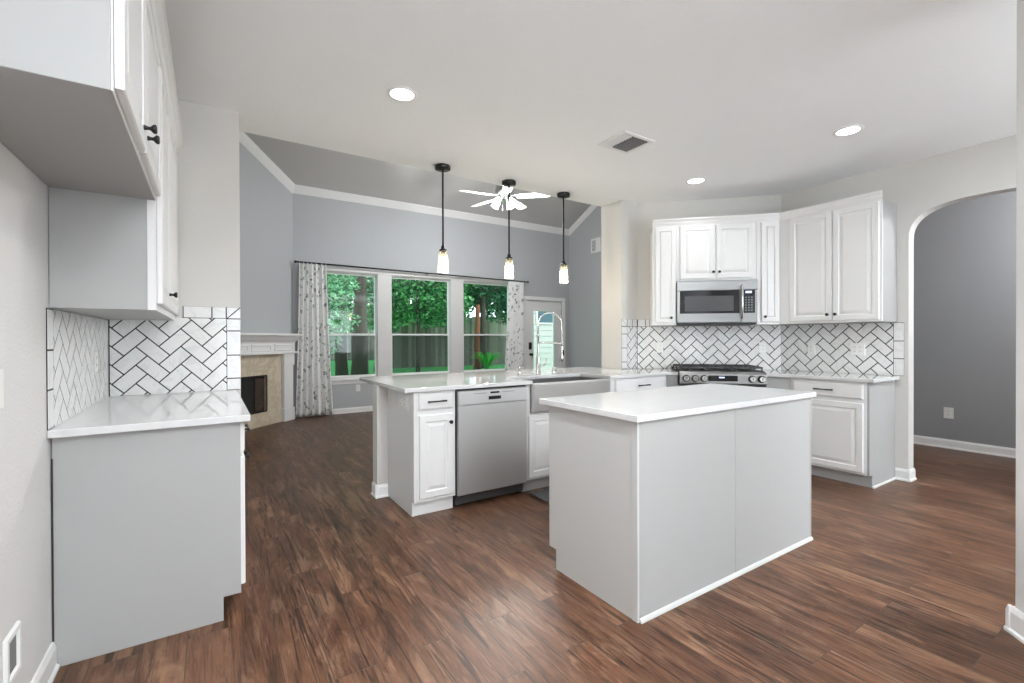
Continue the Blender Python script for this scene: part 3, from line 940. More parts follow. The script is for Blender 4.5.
# outlet plate on the end panel
t2 = thing('outlet_plate', 'white double outlet plate on the end panel of the peninsula', 'outlet', (1.1845, 3.275, 0.80), -PI / 2)
def outlet(t, w, h, gangs=1, slots=True):
    # local: plate faces -y
    MB().rings(-w / 2, w / 2, -h / 2, h / 2, [(0, -0.003), (0.003, -0.006)], 0).build('cover_plate', M['plastic'], t)
    for g in range(gangs):
        cx_ = (g - (gangs - 1) / 2) * 0.046 * (2 if gangs == 2 and w > 0.15 else 1)
        mb = MB()
        for dz in (-0.02, 0.02):
            mb.box(cx_ - 0.014, cx_ + 0.014, -0.0085, -0.0062, dz - 0.013, dz + 0.013)
        rc = mb.build('receptacle', M['plastic'], t)
        if slots:
            for dz in (-0.02, 0.02):
                for sx in (-0.0055, 0.0055):
                    MB().box(cx_ + sx - 0.0015, cx_ + sx + 0.0015, -0.0091, -0.0086, dz - 0.004, dz + 0.006).build('slot', M['slot'], rc)
# rotation: faces -x  -> local -y to world -x : rotz = -90deg
outlet(t2, 0.19, 0.115, 2)
# dishwasher
t = thing('dishwasher', 'stainless steel dishwasher between the white peninsula cabinets', 'dishwasher', (1.508, PY, 0))
MB().box(0.003, 0.621, 0.0, 0.54, 0.095, 0.88).build('tub', M['gap'], t)
MB().rings(0.007, 0.617, 0.10, 0.762, [(0, -0.024), (0.006, -0.03), (0.01, -0.03)], -0.001).build('door_panel', M['steel_d'], t)
cp = MB().rings(0.007, 0.617, 0.765, 0.872, [(0, -0.024), (0.005, -0.03), (0.01, -0.03)], -0.001).build('control_panel', M['steel_d'], t)
MB().box(0.262, 0.372, -0.033, -0.0302, 0.792, 0.818).build('pocket_handle', M['blackgloss'], cp, bevel=0.003)
MB().box(0.278, 0.358, -0.0315, -0.0302, 0.838, 0.852).build('display', M['blackgloss'], cp)
for xa in (0.13, 0.385):
    MB().box(xa, xa + 0.115, -0.0306, -0.0302, 0.842, 0.8455).build('vent_slot', M['slot'], cp)
MB().box(0.007, 0.617, 0.03, 0.05, 0.02, 0.0995).build('toe_panel', M['steel_dk'], t)
for a, y_ in ((0.565, 0.055), (0.03, 0.055)):
    MB().box(a, a + 0.025, y_, y_ + 0.025, 0.0, 0.094).build('levelling_leg', M['black'], t)
# sink base cabinet
t = thing('sink_base_cabinet', 'white base cabinet under the steel apron sink', 'cabinet', (2.134, PY, 0))
mb = MB(); mb.box(0, 0.96, 0, 0.54, 0.105, 0.650); mb.box(0, 0.042, 0, 0.54, 0.650, 0.884); mb.box(0.918, 0.96, 0, 0.54, 0.650, 0.884)
mb.build('cabinet_body', M['cab'], t)
MB().box(0, 0.96, 0.055, 0.54, 0, 0.1045).build('toe_kick', M['panel'], t)
for a, b, kx in ((0.02, 0.475, 0.44), (0.482, 0.94, 0.517)):
    dd = door(a, b, 0.125, 0.628, t); knob(kx, 0.585, dd)
# sink
t = thing('farmhouse_sink', 'stainless steel apron-front farmhouse sink in the peninsula worktop', 'sink', (2.18, PY, 0.652))
SW = 0.862
mb = MB()
mb.rings(0, SW, 0.003, 0.236, [(0, -0.035), (0.008, -0.045), (0.012, -0.045)], -0.002)
mb.build('apron', M['steel_s'], t, bevel=0.002)
mb = MB()
# basin: inner and outer walls
x0, x1, yb0, yb1, zt = 0.02, SW - 0.02, 0.0, 0.385, 0.236
mb.box(0.0, SW, -0.0015, 0.018, 0.02, zt); mb.box(0.0, 0.018, 0.018, yb1, 0.02, 0.231); mb.box(SW - 0.018, SW, 0.018, yb1, 0.02, 0.231)
mb.box(0.018, SW - 0.018, yb1 - 0.018, yb1, 0.02, 0.231); mb.box(0.018, SW - 0.018, 0.018, yb1 - 0.018, 0.02, 0.03)
mb.build('basin', M['steel'], t)  # darker steel than the apron: inner shade put into the colour
MB().lathe([(0.045, 0.0305), (0.045, 0.033), (0.035, 0.034), (0.03, 0.032)], (SW / 2, 0.2, 0), 20).build('drain', M['chrome'], t)
# drawer cabinet between the sink and the range
t = thing('base_cabinet', 'white drawer base cabinet between the steel sink and the range', 'cabinet', (3.097, PY, 0))
base_body(t, 0.0, 0.768, 0.54)
dd = drawer(0.036, 0.742, 0.752, 0.872, t); pull(0.325, 0.465, 0.805, dd)
d1_ = door(0.036, 0.386, 0.13, 0.72, t); knob(0.355, 0.66, d1_)
d2_ = door(0.392, 0.742, 0.13, 0.72, t); knob(0.423, 0.66, d2_)
# peninsula worktop with sink cut-out
SX0, SX1, SYB = 2.18, 3.042, 3.467
CF = 3.045
def rng(t_, k):   # point on the diagonal frame: t_ along the wall, k = x + y
    o = (7.68 - k) / 2
    return (4.05 + t_ / R2 - o, 3.63 - t_ / R2 - o)
RL, RR = 0.362, 1.163
fl = (3.872, CF)
poly = [(1.11, CF), (SX0 - 0.002, CF), (SX0 - 0.002, CF + 0.33), (SX0 + 0.03, SYB - 0.05), (SX1 - 0.03, SYB - 0.05), (SX1 + 0.002, CF + 0.33), (SX1 + 0.002, CF), fl, rng(RL, 6.87), rng(RL, 7.665), (4.045, 3.622), (3.797, 3.622), (3.797, 4.2), (1.11, 4.2)]
poly[2] = (SX0 + 0.02, CF); poly[2] = (SX0 - 0.002, SYB - 0.02); poly[3] = (SX0 + 0.02, SYB - 0.02)
poly[4] = (SX1 - 0.02, SYB - 0.02); poly[5] = (SX1 + 0.002, SYB - 0.02)
poly = [(1.11, CF), (SX0 - 0.002, CF), (SX0 - 0.002, SYB - 0.02), (SX1 + 0.002, SYB - 0.02), (SX1 + 0.002, CF), fl, rng(RL, 6.87), rng(RL, 7.662), (4.045, 3.6215), (3.797, 3.6215), (3.797, 4.2), (1.11, 4.2)]
mb = MB(); mb.prism(poly, 0.885, 0.915)
bmesh.ops.triangulate(mb.bm, faces=[f for f in mb.bm.faces if len(f.verts) > 4])
bmesh.ops.dissolve_limit(mb.bm, angle_limit=0.01, verts=mb.bm.verts, edges=mb.bm.edges)
tag(mb.build('countertop', M['quartz'], bevel=0.003), 'long white quartz peninsula worktop cut out around the steel sink', 'countertop')
# faucet
t = thing('spring_faucet', 'tall satin nickel spring-neck kitchen faucet behind the sink', 'faucet', (2.60, 3.545, 0.915))
MB().lathe([(0.027, 0), (0.027, 0.008), (0.022, 0.012), (0.021, 0.16), (0.016, 0.17), (0.011, 0.175), (0.011, 0.36), (0.013, 0.362), (0.013, 0.38), (0.009, 0.385)], (0, 0, 0), 20).build('faucet_body', M['chrome'], t)
def arc_pts(r, x0, z0, n=24):
    return [(x0 + r - r * math.cos(PI * k / n), 0, z0 + r * math.sin(PI * k / n)) for k in range(n + 1)]
AX = Vector((0.89, -0.40, 0)).normalized()     # spout swings out over the basin
def swing(p):
    return (AX.x * p[0], AX.y * p[0], p[2])
neck = [(0, 0, 0.38), (0, 0, 0.46)] + arc_pts(0.115, 0, 0.47) + [(0.23, 0, 0.42), (0.232, 0, 0.30), (0.232, 0, 0.27)]
MB().tube([swing(p) for p in neck], 0.0065, 10).build('spout_hose', M['chrome'], t)
# coil spring
mb = MB()
path = [Vector(swing(p)) for p in neck[:-1]]
cum = [0]
for a, b in zip(path, path[1:]):
    cum.append(cum[-1] + (b - a).length)
turns, N = 60, 60 * 8
hp = []
side = Vector((-AX.y, AX.x, 0))
for k in range(N + 1):
    sdist = cum[-1] * k / N
    i = max(j for j in range(len(cum)) if cum[j] <= sdist + 1e-9)
    i = min(i, len(path) - 2)
    f_ = (sdist - cum[i]) / max(1e-9, cum[i + 1] - cum[i])
    p = path[i].lerp(path[i + 1], f_)
    tg = (path[i + 1] - path[i]).normalized()
    nr = tg.cross(side).normalized()
    an = 2 * PI * turns * k / N
    hp.append(p + (side * math.cos(an) + nr * math.sin(an)) * 0.0092)
mb.tube(hp, 0.0018, 5)
mb.build('spring_coil', M['chrome'], t)
mb = MB(); mb.tube([swing(p) for p in ((0.005, 0, 0.30), (0.20, 0, 0.295), (0.232, 0, 0.29))], 0.005, 8)
mb.lathe([(0.016, 0.275), (0.016, 0.30)], swing((0.232, 0, 0)), 16)
mb.build('support_arm', M['chrome'], t)
hd = MB().lathe([(0.011, 0.275), (0.015, 0.26), (0.016, 0.20), (0.020, 0.17), (0.021, 0.125), (0.018, 0.12)], swing((0.232, 0, 0)), 18).build('spray_head', M['chrome'], t)
q_ = swing((0.232, 0, 0))
MB().box(q_[0] - 0.007, q_[0] + 0.007, q_[1] - 0.024, q_[1] - 0.017, 0.18, 0.23).build('spray_button', M['black'], hd)
MB().tube([(0.018, 0, 0.085), (0.06, -0.005, 0.085), (0.085, -0.008, 0.10), (0.092, -0.008, 0.15)], [0.010, 0.009, 0.008, 0.006], 10).build('lever_handle', M['chrome'], t)
t = thing('soap_dispenser', 'satin nickel soap dispenser beside the tall faucet, window side', 'soap dispenser', (2.385, 3.545, 0.915))
MB().lathe([(0.022, 0), (0.022, 0.006), (0.014, 0.012), (0.013, 0.055), (0.016, 0.06), (0.016, 0.078), (0.012, 0.082)], (0, 0, 0), 18).build('pump_body', M['chrome'], t)
MB().tube([(0, 0, 0.072), (0.01, -0.035, 0.074), (0.014, -0.055, 0.066)], 0.005, 8).build('spout', M['chrome'], t)
t = thing('air_gap', 'short satin nickel air gap cap beside the faucet, under its spray head', 'faucet fitting', (2.795, 3.545, 0.915))
MB().lathe([(0.025, 0), (0.025, 0.005), (0.021, 0.008), (0.021, 0.06), (0.017, 0.066)], (0, 0, 0), 18).build('cap', M['chrome'], t)
MB().box(-0.008, 0.008, -0.0225, -0.0205, 0.028, 0.034).build('vent_opening', M['gap'], t)
# mat in front of the sink
tag(MB().box(2.15, 3.15, 2.52, 3.06, 0.0005, 0.012).build('kitchen_mat', M['mat'], bevel=0.004), 'dark grey mat on the floor in front of the sink', 'mat')

# ------------------------------------------------------------------ range corner
RZ = -PI / 4
def dloc(t_, k, z=0):
    p = rng(t_, k)
    return (p[0], p[1], z)
def dep(k):
    return (7.68 - k) / R2
# fillers
a_, b_ = (3.868, PY + 0.002), rng(RL - 0.002, 6.90)
def filler(name, label, a, b, depth=0.03):
    a, b = Vector(a), Vector(b)
    d = (b - a); ln = d.length; ang = math.atan2(d.y, d.x)
    t = thing(name, label, 'cabinet panel', (a.x, a.y, 0), ang)
    MB().box(0, ln, 0, 0.018, 0.105, 0.884).build('panel_face', M['panel'], t)
    MB().box(0, ln, 0.03, 0.045, 0, 0.104).build('toe_kick', M['panel'], t)
    return t
filler('filler_panel', 'narrow angled white filler panel between drawer cabinet and range, sink side', a_, b_)
RFX, RFY = 4.56, 2.215
filler('filler_panel', 'narrow angled white filler panel between range and the arch-side base cabinet', rng(RR + 0.002, 6.90), (RFX, RFY + 0.002))
# slide-in range
k0 = 6.86
t = thing('gas_range', 'stainless steel slide-in gas range with black grates in the corner', 'range', dloc(0.37, k0), RZ)
RW = 0.785
dpt = dep(k0) - 0.012
MB().box(0, RW, 0.0, dpt, 0.06, 0.90).build('range_body', M['steel'], t, bevel=0.002)
MB().box(-0.003, RW + 0.003, 0.02, dpt, 0.916, 0.932).build('cooktop', M['black'], t, bevel=0.003)
cpn = MB().prism([(0.0, 0.80), (0.0, 0.915), (-0.022, 0.93), (-0.05, 0.90), (-0.05, 0.815), (-0.03, 0.80)], 0, RW, 'x').build('control_panel', M['steel'], t, bevel=0.003)
MB().box(0.262, 0.528, -0.0525, -0.0503, 0.838, 0.893).build('display_panel', M['blackgloss'], cpn)
MB().box(0.36, 0.41, -0.0535, -0.0526, 0.868, 0.88).build('clock_digits', M['display'], cpn)
for x in (0.06, 0.143, 0.225, 0.655, 0.737):
    kn = MB().lathe([(0.024, -0.0545), (0.027, -0.060), (0.026, -0.088), (0.022, -0.092)], (x, 0, 0.862), 22, 'y').build('burner_knob', M['chrome'], cpn)
    MB().lathe([(0.035, -0.0505), (0.035, -0.0542), (0.025, -0.0543)], (x, 0, 0.862), 22, 'y').build('knob_ring', M['black'], kn)
    MB().box(x - 0.003, x + 0.003, -0.095, -0.0922, 0.852, 0.882).build('knob_grip', M['steel_dk'], kn)
ov = MB().rings(0.004, RW - 0.004, 0.26, 0.785, [(0, -0.03), (0.005, -0.035), (0.01, -0.035)], -0.001).build('oven_door', M['steel'], t)
MB().box(0.08, RW - 0.08, -0.038, -0.0355, 0.36, 0.66).build('oven_window', M['darkwin'], ov)
mb = MB(); mb.tube([(0.05, -0.085, 0.745), (RW - 0.05, -0.085, 0.745)], 0.011, 12)
for x in (0.07, RW - 0.07):
    mb.tube([(x, -0.034, 0.745), (x, -0.085, 0.745)], 0.008, 8)
mb.build('oven_handle', M['steel'], ov)
MB().box(0.0, RW, -0.032, -0.001, 0.786, 0.799).build('vent_trim', M['black'], t)
MB().rings(0.004, RW - 0.004, 0.08, 0.25, [(0, -0.025), (0.005, -0.03), (0.01, -0.03)], -0.001).build('warming_drawer', M['steel'], t)
for x in (0.06, RW - 0.06):
    MB().lathe([(0.018, 0), (0.018, 0.0605)], (x, 0.06, 0), 12).build('foot', M['black'], t)
# grates and burners
def grate(x0, x1, y0, y1, nm='burner_grate'):
    mb = MB(); z0, z1 = 0.955, 0.972
    w = 0.011
    mb.box(x0, x1, y0, y0 + w, z0, z1); mb.box(x0, x1, y1 - w, y1, z0, z1); mb.box(x0, x0 + w, y0 + w, y1 - w, z0, z1); mb.box(x1 - w, x1, y0 + w, y1 - w, z0, z1)
    xm, ym = (x0 + x1) / 2, (y0 + y1) / 2
    mb.box(x0 + w, x1 - w, ym - w / 2, ym + w / 2, z0, z1)
    for yy in ((y0 + ym) / 2, (y1 + ym) / 2):
        mb.box(x0 + w, xm - 0.035, yy - w / 2, yy + w / 2, z0, z1); mb.box(xm + 0.035, x1 - w, yy - w / 2, yy + w / 2, z0, z1)
        mb.box(xm - w / 2, xm + w / 2, yy - 0.085, yy - 0.035, z0, z1 + 0.002); mb.box(xm - w / 2, xm + w / 2, yy + 0.035, yy + 0.085, z0, z1 + 0.002)
    for x in (x0, x1 - w):
        for y in (y0, ym - w / 2, y1 - w):
            mb.box(x, x + w, y, y + w, 0.9325, z0 - 0.0003)
    return mb.build(nm, M['iron'], t)
gw = (RW - 0.03) / 3
for i in range(3):
    grate(0.008 + i * (gw + 0.007), 0.008 + i * (gw + 0.007) + gw, 0.045, dpt - 0.03)
    xm = 0.008 + i * (gw + 0.007) + gw / 2
    ym = (0.045 + dpt - 0.03) / 2
    for yy in ((0.045 + ym) / 2, (dpt - 0.03 + ym) / 2):
        MB().lathe([(0.05, 0.9323), (0.05, 0.938), (0.036, 0.94), (0.036, 0.95), (0.03, 0.953)], (xm, yy, 0), 20).build('burner', M['iron'], t)
# microwave
k0 = 7.15
t = thing('microwave', 'stainless steel over-the-range microwave with a black glass door', 'microwave', dloc(0.378, k0, 1.402), RZ)
MW, MH = 0.768, 0.438
md = dep(k0) - 0.003
MB().box(0.004, MW - 0.004, 0.032, md, 0.008, MH - 0.002).build('housing', M['steel_dk'], t)
MB().box(0.012, MW - 0.012, 0.04, md - 0.01, -0.012, 0.0075).build('vent_underside', M['black'], t)
MB().box(0.0, MW, 0.0, 0.0315, MH - 0.098, MH).build('vent_band', M['steel_m'], t, bevel=0.003)
dm = MB().box(0.0, 0.618, 0.0, 0.0315, 0.012, MH - 0.0995).build('microwave_door', M['steel_m'], t, bevel=0.003)
MB().box(0.030, 0.600, -0.003, -0.0005, 0.105, MH - 0.1005).build('door_glass', M['blackgloss'], dm)
MB().box(0.078, 0.545, -0.0045, -0.0031, 0.128, MH - 0.155).build('viewing_window', M['darkwin'], dm)
mb = MB(); mb.tube([(0.622, -0.004, 0.055), (0.618, -0.034, 0.065), (0.618, -0.038, 0.20), (0.618, -0.036, 0.37), (0.622, -0.004, 0.385)], 0.012, 12)
mb.build('door_handle', M['chrome'], dm)
pn = MB().box(0.6195, MW, 0.0, 0.0315, 0.012, MH - 0.0995).build('control_side', M['steel_m'], t, bevel=0.002)
cpan = MB().box(0.636, 0.745, -0.003, -0.0005, 0.105, MH - 0.1005).build('keypad', M['blackgloss'], pn)
MB().box(0.655, 0.715, -0.004, -0.0031, 0.305, 0.326).build('display', M['display'], cpan)
mb = MB()
for r_ in range(6):
    for c__ in range(3):
        mb.box(0.652 + c__ * 0.027, 0.668 + c__ * 0.027, -0.0038, -0.0031, 0.125 + r_ * 0.026, 0.139 + r_ * 0.026)
mb.build('key_button', M['steel_dk'], cpan)
# wall cabinets of the diagonal run
k1 = 7.2
ud = dep(k1) - 0.003
UZ0, UZ1 = 1.392, 2.425
t = thing('upper_cabinet', 'narrow white wall cabinet beside the microwave, next to the living room opening', 'cabinet', dloc(0.138, k1, UZ0), RZ, 'wall cabinets around the range')
MB().box(0, 0.24, 0, ud, 0, UZ1 - UZ0).build('cabinet_body', M['cab'], t, bevel=0.0015)
dd = door(0.028, 0.232, 0.025, UZ1 - UZ0 - 0.012, t, 0, True); knob(0.185, 0.075, dd)
crown(0, 0.2415, UZ1 - UZ0, t)
t = thing('upper_cabinet', 'short white two-door wall cabinet directly above the microwave', 'cabinet', dloc(0.3795, k1, 1.845), RZ, 'wall cabinets around the range')
MB().box(0, 0.766, 0, ud, 0, UZ1 - 1.845).build('cabinet_body', M['cab'], t, bevel=0.0015)
hh_ = UZ1 - 1.845
dd = door(0.033, 0.372, 0.022, hh_ - 0.012, t); knob(0.352, 0.085, dd)
dd = door(0.388, 0.733, 0.022, hh_ - 0.012, t); knob(0.41, 0.085, dd)
crown(0, 0.768, hh_, t)
t = thing('upper_cabinet', 'narrow white wall cabinet between the microwave and the wide two-door cabinet', 'cabinet', dloc(1.1475, k1, UZ0), RZ, 'wall cabinets around the range')
# corner where the diagonal front meets the arch-wall run at x = 4.77
UX = 4.77
tc_ = (UX - (k1 - UX)) / R2 - (4.05 - 3.63) / R2
wd = tc_ - 1.1475
xa_ = wd
mb = MB(); mb.prism([(0, 0), (wd - 0.001, 0), (wd + ud / math.tan(math.radians(67.5)) * 0 - 0.001, 0.02), (wd - 0.001, ud), (0, ud)], 0, UZ1 - UZ0)
mb.build('cabinet_body', M['cab'], t)
dd = door(0.04, 0.205, 0.025, UZ1 - UZ0 - 0.012, t, 0, True); knob(0.068, 0.075, dd)
crown(0, wd, UZ1 - UZ0, t, m1=math.tan(math.radians(22.5)))
yc = k1 - UX
t = thing('upper_cabinet', 'wide white two-door wall cabinet nearest the arched opening', 'cabinet', (UX, yc, UZ0), -PI / 2, 'wall cabinets around the range')
UW = yc - 1.585
du = XR - UX - 0.003
MB().box(0, UW, 0.0185, du, 0, UZ1 - UZ0).build('cabinet_body', M['panel'], t, bevel=0.0015)  # greyer body: shade on the viewer-facing side put into the colour
MB().box(0, UW, 0, 0.018, 0, UZ1 - UZ0).build('face_frame', M['cab'], t, bevel=0.001)
dd = door(0.105, 0.47, 0.02, UZ1 - UZ0 - 0.012, t); knob(0.442, 0.075, dd)
dd = door(0.478, UW - 0.018, 0.02, UZ1 - UZ0 - 0.012, t); knob(0.506, 0.075, dd)
crown(0, UW, UZ1 - UZ0, t, m0=-math.tan(math.radians(22.5)))
# right base cabinet
t = thing('base_cabinet', 'white base cabinet with drawer and plain side panel beside the arched opening', 'cabinet', (RFX, RFY, 0), -PI / 2)
BW = RFY - 1.60
bd = XR - RFX - 0.003
MB().box(0.0, BW - 0.018, 0.0, bd, 0.105, 0.884).build('cabinet_body', M['cab'], t)
MB().box(0.0, BW - 0.018, 0.06, bd, 0.0, 0.1045).build('toe_kick', M['panel'], t)
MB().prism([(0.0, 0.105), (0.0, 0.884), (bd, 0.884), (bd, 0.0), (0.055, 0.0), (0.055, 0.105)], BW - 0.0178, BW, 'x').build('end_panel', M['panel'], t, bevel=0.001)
MB().box(BW, BW + 0.012, 0.055, bd, 0.0, 0.014).build('shoe_trim', M['trim'], t)
dd = drawer(0.018, BW - 0.042, 0.738, 0.865, t); pull(0.215, 0.355, 0.802, dd)
dd = door(0.018, BW - 0.042, 0.125, 0.705, t); knob(0.06, 0.65, dd)
# right worktop
poly = [rng(RR + 0.002, 6.87), (4.528, 2.20), (4.528, 1.562), (XR - 0.009, 1.562), (XR - 0.009, 2.572), rng(RR + 0.002, 7.662)]
mb = MB(); mb.prism(poly, 0.885, 0.915)
tag(mb.build('countertop', M['quartz'], bevel=0.003), 'white quartz worktop between the range and the arched opening', 'countertop')

# ------------------------------------------------------------------ island
t = thing('kitchen_island', 'white kitchen island base with two plain panels, standing alone on the planks', 'kitchen island', (1.566, 1.409, 0))
IW, ID = 1.565, 0.628
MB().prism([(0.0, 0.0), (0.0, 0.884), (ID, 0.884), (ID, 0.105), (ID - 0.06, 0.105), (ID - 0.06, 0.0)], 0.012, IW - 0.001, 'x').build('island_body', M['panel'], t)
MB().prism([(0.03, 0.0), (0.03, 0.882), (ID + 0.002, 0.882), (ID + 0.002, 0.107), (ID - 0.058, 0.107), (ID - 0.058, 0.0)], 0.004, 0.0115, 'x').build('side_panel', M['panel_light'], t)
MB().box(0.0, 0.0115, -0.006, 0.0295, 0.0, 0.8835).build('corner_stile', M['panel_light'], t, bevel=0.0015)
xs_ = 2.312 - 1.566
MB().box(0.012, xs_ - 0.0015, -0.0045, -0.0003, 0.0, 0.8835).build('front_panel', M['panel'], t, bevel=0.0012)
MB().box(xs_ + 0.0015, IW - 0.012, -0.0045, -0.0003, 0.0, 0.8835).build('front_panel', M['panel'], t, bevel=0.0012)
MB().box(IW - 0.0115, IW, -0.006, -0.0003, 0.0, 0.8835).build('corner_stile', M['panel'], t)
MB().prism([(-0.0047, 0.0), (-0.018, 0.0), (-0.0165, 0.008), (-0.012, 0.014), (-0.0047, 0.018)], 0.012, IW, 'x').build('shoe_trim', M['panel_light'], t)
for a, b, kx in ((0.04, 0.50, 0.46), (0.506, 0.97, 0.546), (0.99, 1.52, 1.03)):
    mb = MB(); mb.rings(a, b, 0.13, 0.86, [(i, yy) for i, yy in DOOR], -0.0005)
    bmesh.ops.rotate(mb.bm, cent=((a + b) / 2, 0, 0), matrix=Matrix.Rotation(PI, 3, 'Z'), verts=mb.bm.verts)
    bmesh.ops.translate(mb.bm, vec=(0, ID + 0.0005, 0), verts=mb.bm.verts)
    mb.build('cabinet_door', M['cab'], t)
tag(MB().box(1.548, 3.160, 1.386, 2.105, 0.8855, 0.9155).build('countertop', M['quartz'], bevel=0.003), 'white quartz top of the freestanding island', 'countertop')

# ------------------------------------------------------------------ fireplace
fx, fy = A0
t = thing('fireplace', 'white corner fireplace mantel with beige marble around a black firebox', 'fireplace', (ax, ay, 0), PI / 4)
# local x runs along the wall (towards the corner = 0, going left = negative), local -y faces the room
# wall direction from the corner is (-1,-1)/sqrt2 = local -x ; room normal (1,-1)/sqrt2 = local -y
def fb(x0, x1, y0, y1, z0, z1, name, mat, parent=t, bevel=0.003):
    return MB().box(x0, x1, y0, y1, z0, z1).build(name, mat, parent, bevel=bevel)
FX0, FX1 = -1.95, -0.115
mb = MB()
mb.box(FX0 - 0.06, FX1 + 0.035, -0.225, -0.001, 1.315, 1.345); mb.prism([(-0.001, 1.20), (-0.10, 1.20), (-0.11, 1.22), (-0.15, 1.25), (-0.18, 1.285), (-0.205, 1.314), (-0.001, 1.314)], FX0, FX1 + 0.025, 'x')
mb.build('mantel_shelf', M['trim'], t)
fz = fb(FX0, FX1 + 0.02, -0.10, -0.001, 1.07, 1.1995, 'frieze', M['trim'])
mb = MB()
for a, b in ((FX0 + 0.05, -1.06), (-1.0, -0.62), (-0.55, FX1 - 0.02)):
    mb.rings(a, b, 1.085, 1.185, [(0, -0.108), (0.008, -0.112), (0.02, -0.112), (0.026, -0.104)], -0.1005)
mb.build('frieze_panel', M['trim'], fz)
fb(FX0 - 0.02, FX1 + 0.05, -0.135, -0.001, 1.04, 1.069, 'lower_moulding', M['trim'])
for a, b in ((FX0, FX0 + 0.24), (FX1 - 0.235, FX1 + 0.005)):
    lg = fb(a + 0.02, b - 0.02, -0.095, -0.001, 0.20, 0.86, 'pilaster', M['trim'])
    MB().box(a, b, -0.11, -0.001, 0.0, 0.1995).build('plinth', M['trim'], lg, bevel=0.003)
    MB().box(a + 0.005, b - 0.005, -0.11, -0.001, 0.8605, 1.0395).build('capital', M['trim'], lg, bevel=0.003)
ox0, ox1 = -1.45, -0.655
mb = MB()
s0, s1 = FX0 + 0.2405, FX1 - 0.236
mb.box(s0, ox0, -0.055, -0.001, 0, 1.0395); mb.box(ox1, s1, -0.055, -0.001, 0, 1.0395); mb.box(ox0, ox1, -0.055, -0.001, 0.728, 1.0395); mb.box(ox0, ox1, -0.055, -0.001, 0, 0.215)
mb.build('marble_surround', M['marble'], t)
mb = MB()
# thin sided firebox set into the surround
mb.box(ox0, ox1, -0.012, -0.0015, 0.215, 0.728); mb.box(ox0, ox0 + 0.012, -0.0555, -0.012, 0.227, 0.716)
mb.build('firebox_back', M['soot'], t)
mb = MB()
for k in range(6):
    z0 = 0.24 + k * 0.078
    mb.box(ox1 - 0.20, ox1 - 0.03, -0.03, -0.0125, z0, z0 + 0.072)
    mb.box(ox0 + 0.03, ox0 + 0.20, -0.03, -0.0125, z0, z0 + 0.072)
mb.build('firebox_brick', M['brick'], t)
mb = MB()
mb.box(ox0, ox1, -0.062, -0.0555, 0.716, 0.742); mb.box(ox0, ox1, -0.062, -0.0555, 0.205, 0.224); mb.box(ox1 - 0.014, ox1 + 0.004, -0.062, -0.0555, 0.224, 0.716); mb.box(ox0 - 0.004, ox0 + 0.014, -0.062, -0.0555, 0.224, 0.716)
mb.build('firebox_frame', M['black'], t)

# ------------------------------------------------------------------ curtains and rod
def curtain(name, label, x0t, x1t, x0b, x1b, z0, z1, folds, y):
    nx, nz = 120, 40
    bm = bmesh.new()
    uvl = bm.loops.layers.uv.new('UVMap')
    rnd = random.Random(folds)
    ph = [rnd.uniform(0, 6.28) for _ in range(4)]
    grid = []
    for j in range(nz + 1):
        v_ = j / nz
        z = z1 + (z0 - z1) * v_
        row = []
        for i in range(nx + 1):
            u_ = i / nx
            ease = v_ ** 1.3
            x = (x0t + (x1t - x0t) * u_) * (1 - ease) + (x0b + (x1b - x0b) * u_) * ease
            amp = 0.026 + 0.016 * v_
            yy = y + amp * math.sin(2 * PI * folds * u_ + 0.5 * math.sin(3 * v_ + ph[0]) + 0.8 * math.sin(2 * PI * u_ + ph[1])) + 0.008 * math.sin(2 * PI * folds * 2.3 * u_ + ph[2] + v_)
            row.append(bm.verts.new((x, yy, z)))
        grid.append(row)
    for j in range(nz):
        for i in range(nx):
            f = bm.faces.new((grid[j][i], grid[j + 1][i], grid[j + 1][i + 1], grid[j][i + 1]))
            f.smooth = True
            for lp, (a, b) in zip(f.loops, ((i, j), (i, j + 1), (i + 1, j + 1), (i + 1, j))):
                lp[uvl].uv = (a / nx * 0.95, -b / nz * (z1 - z0))
    me = bpy.data.meshes.new(name); bm.to_mesh(me); bm.free()
    me.materials.append(M['curtain'])
    o = bpy.data.objects.new(name, me); C.objects.link(o)
    so = o.modifiers.new('cloth', 'SOLIDIFY'); so.thickness = 0.003
    return tag(o, label, 'curtain', 'sprigged curtains on the long rod')
curtain('curtain', 'white curtain with grey sprigs hanging beside the fireplace mantel', 1.19, 1.60, 1.13, 1.70, 0.02, 2.49, 6, YF - 0.105)
curtain('curtain', 'white curtain with grey sprigs hanging beside the glass back door', 5.14, 5.52, 5.03, 5.50, 0.02, 2.45, 6, YF - 0.105)
t = thing('curtain_rod', 'long thin black curtain rod above the three windows', 'curtain rod', (1.2, YF - 0.115, 2.475))
MB().tube([(-0.05, 0, 0.015), (4.42, 0, -0.02)], 0.014, 10).build('rod', M['black'], t)
for x in (-0.06, 4.43):
    MB().lathe([(0.012, -0.02), (0.02, -0.005), (0.022, 0.005), (0.012, 0.02)], (x, 0, 0.015 if x < 0 else -0.02), 14, 'x').build('finial', M['black'], t)
for x in (0.1, 2.18, 4.28):
    zr_ = 0.015 - 0.035 * (x + 0.05) / 4.47
    mb = MB(); mb.tube([(x, 0.113, zr_ - 0.03), (x, 0.0, zr_ - 0.014)], 0.005, 8); mb.box(x - 0.012, x + 0.012, 0.108, 0.1145, zr_ - 0.07, zr_ + 0.01)
    mb.build('bracket', M['black'], t)

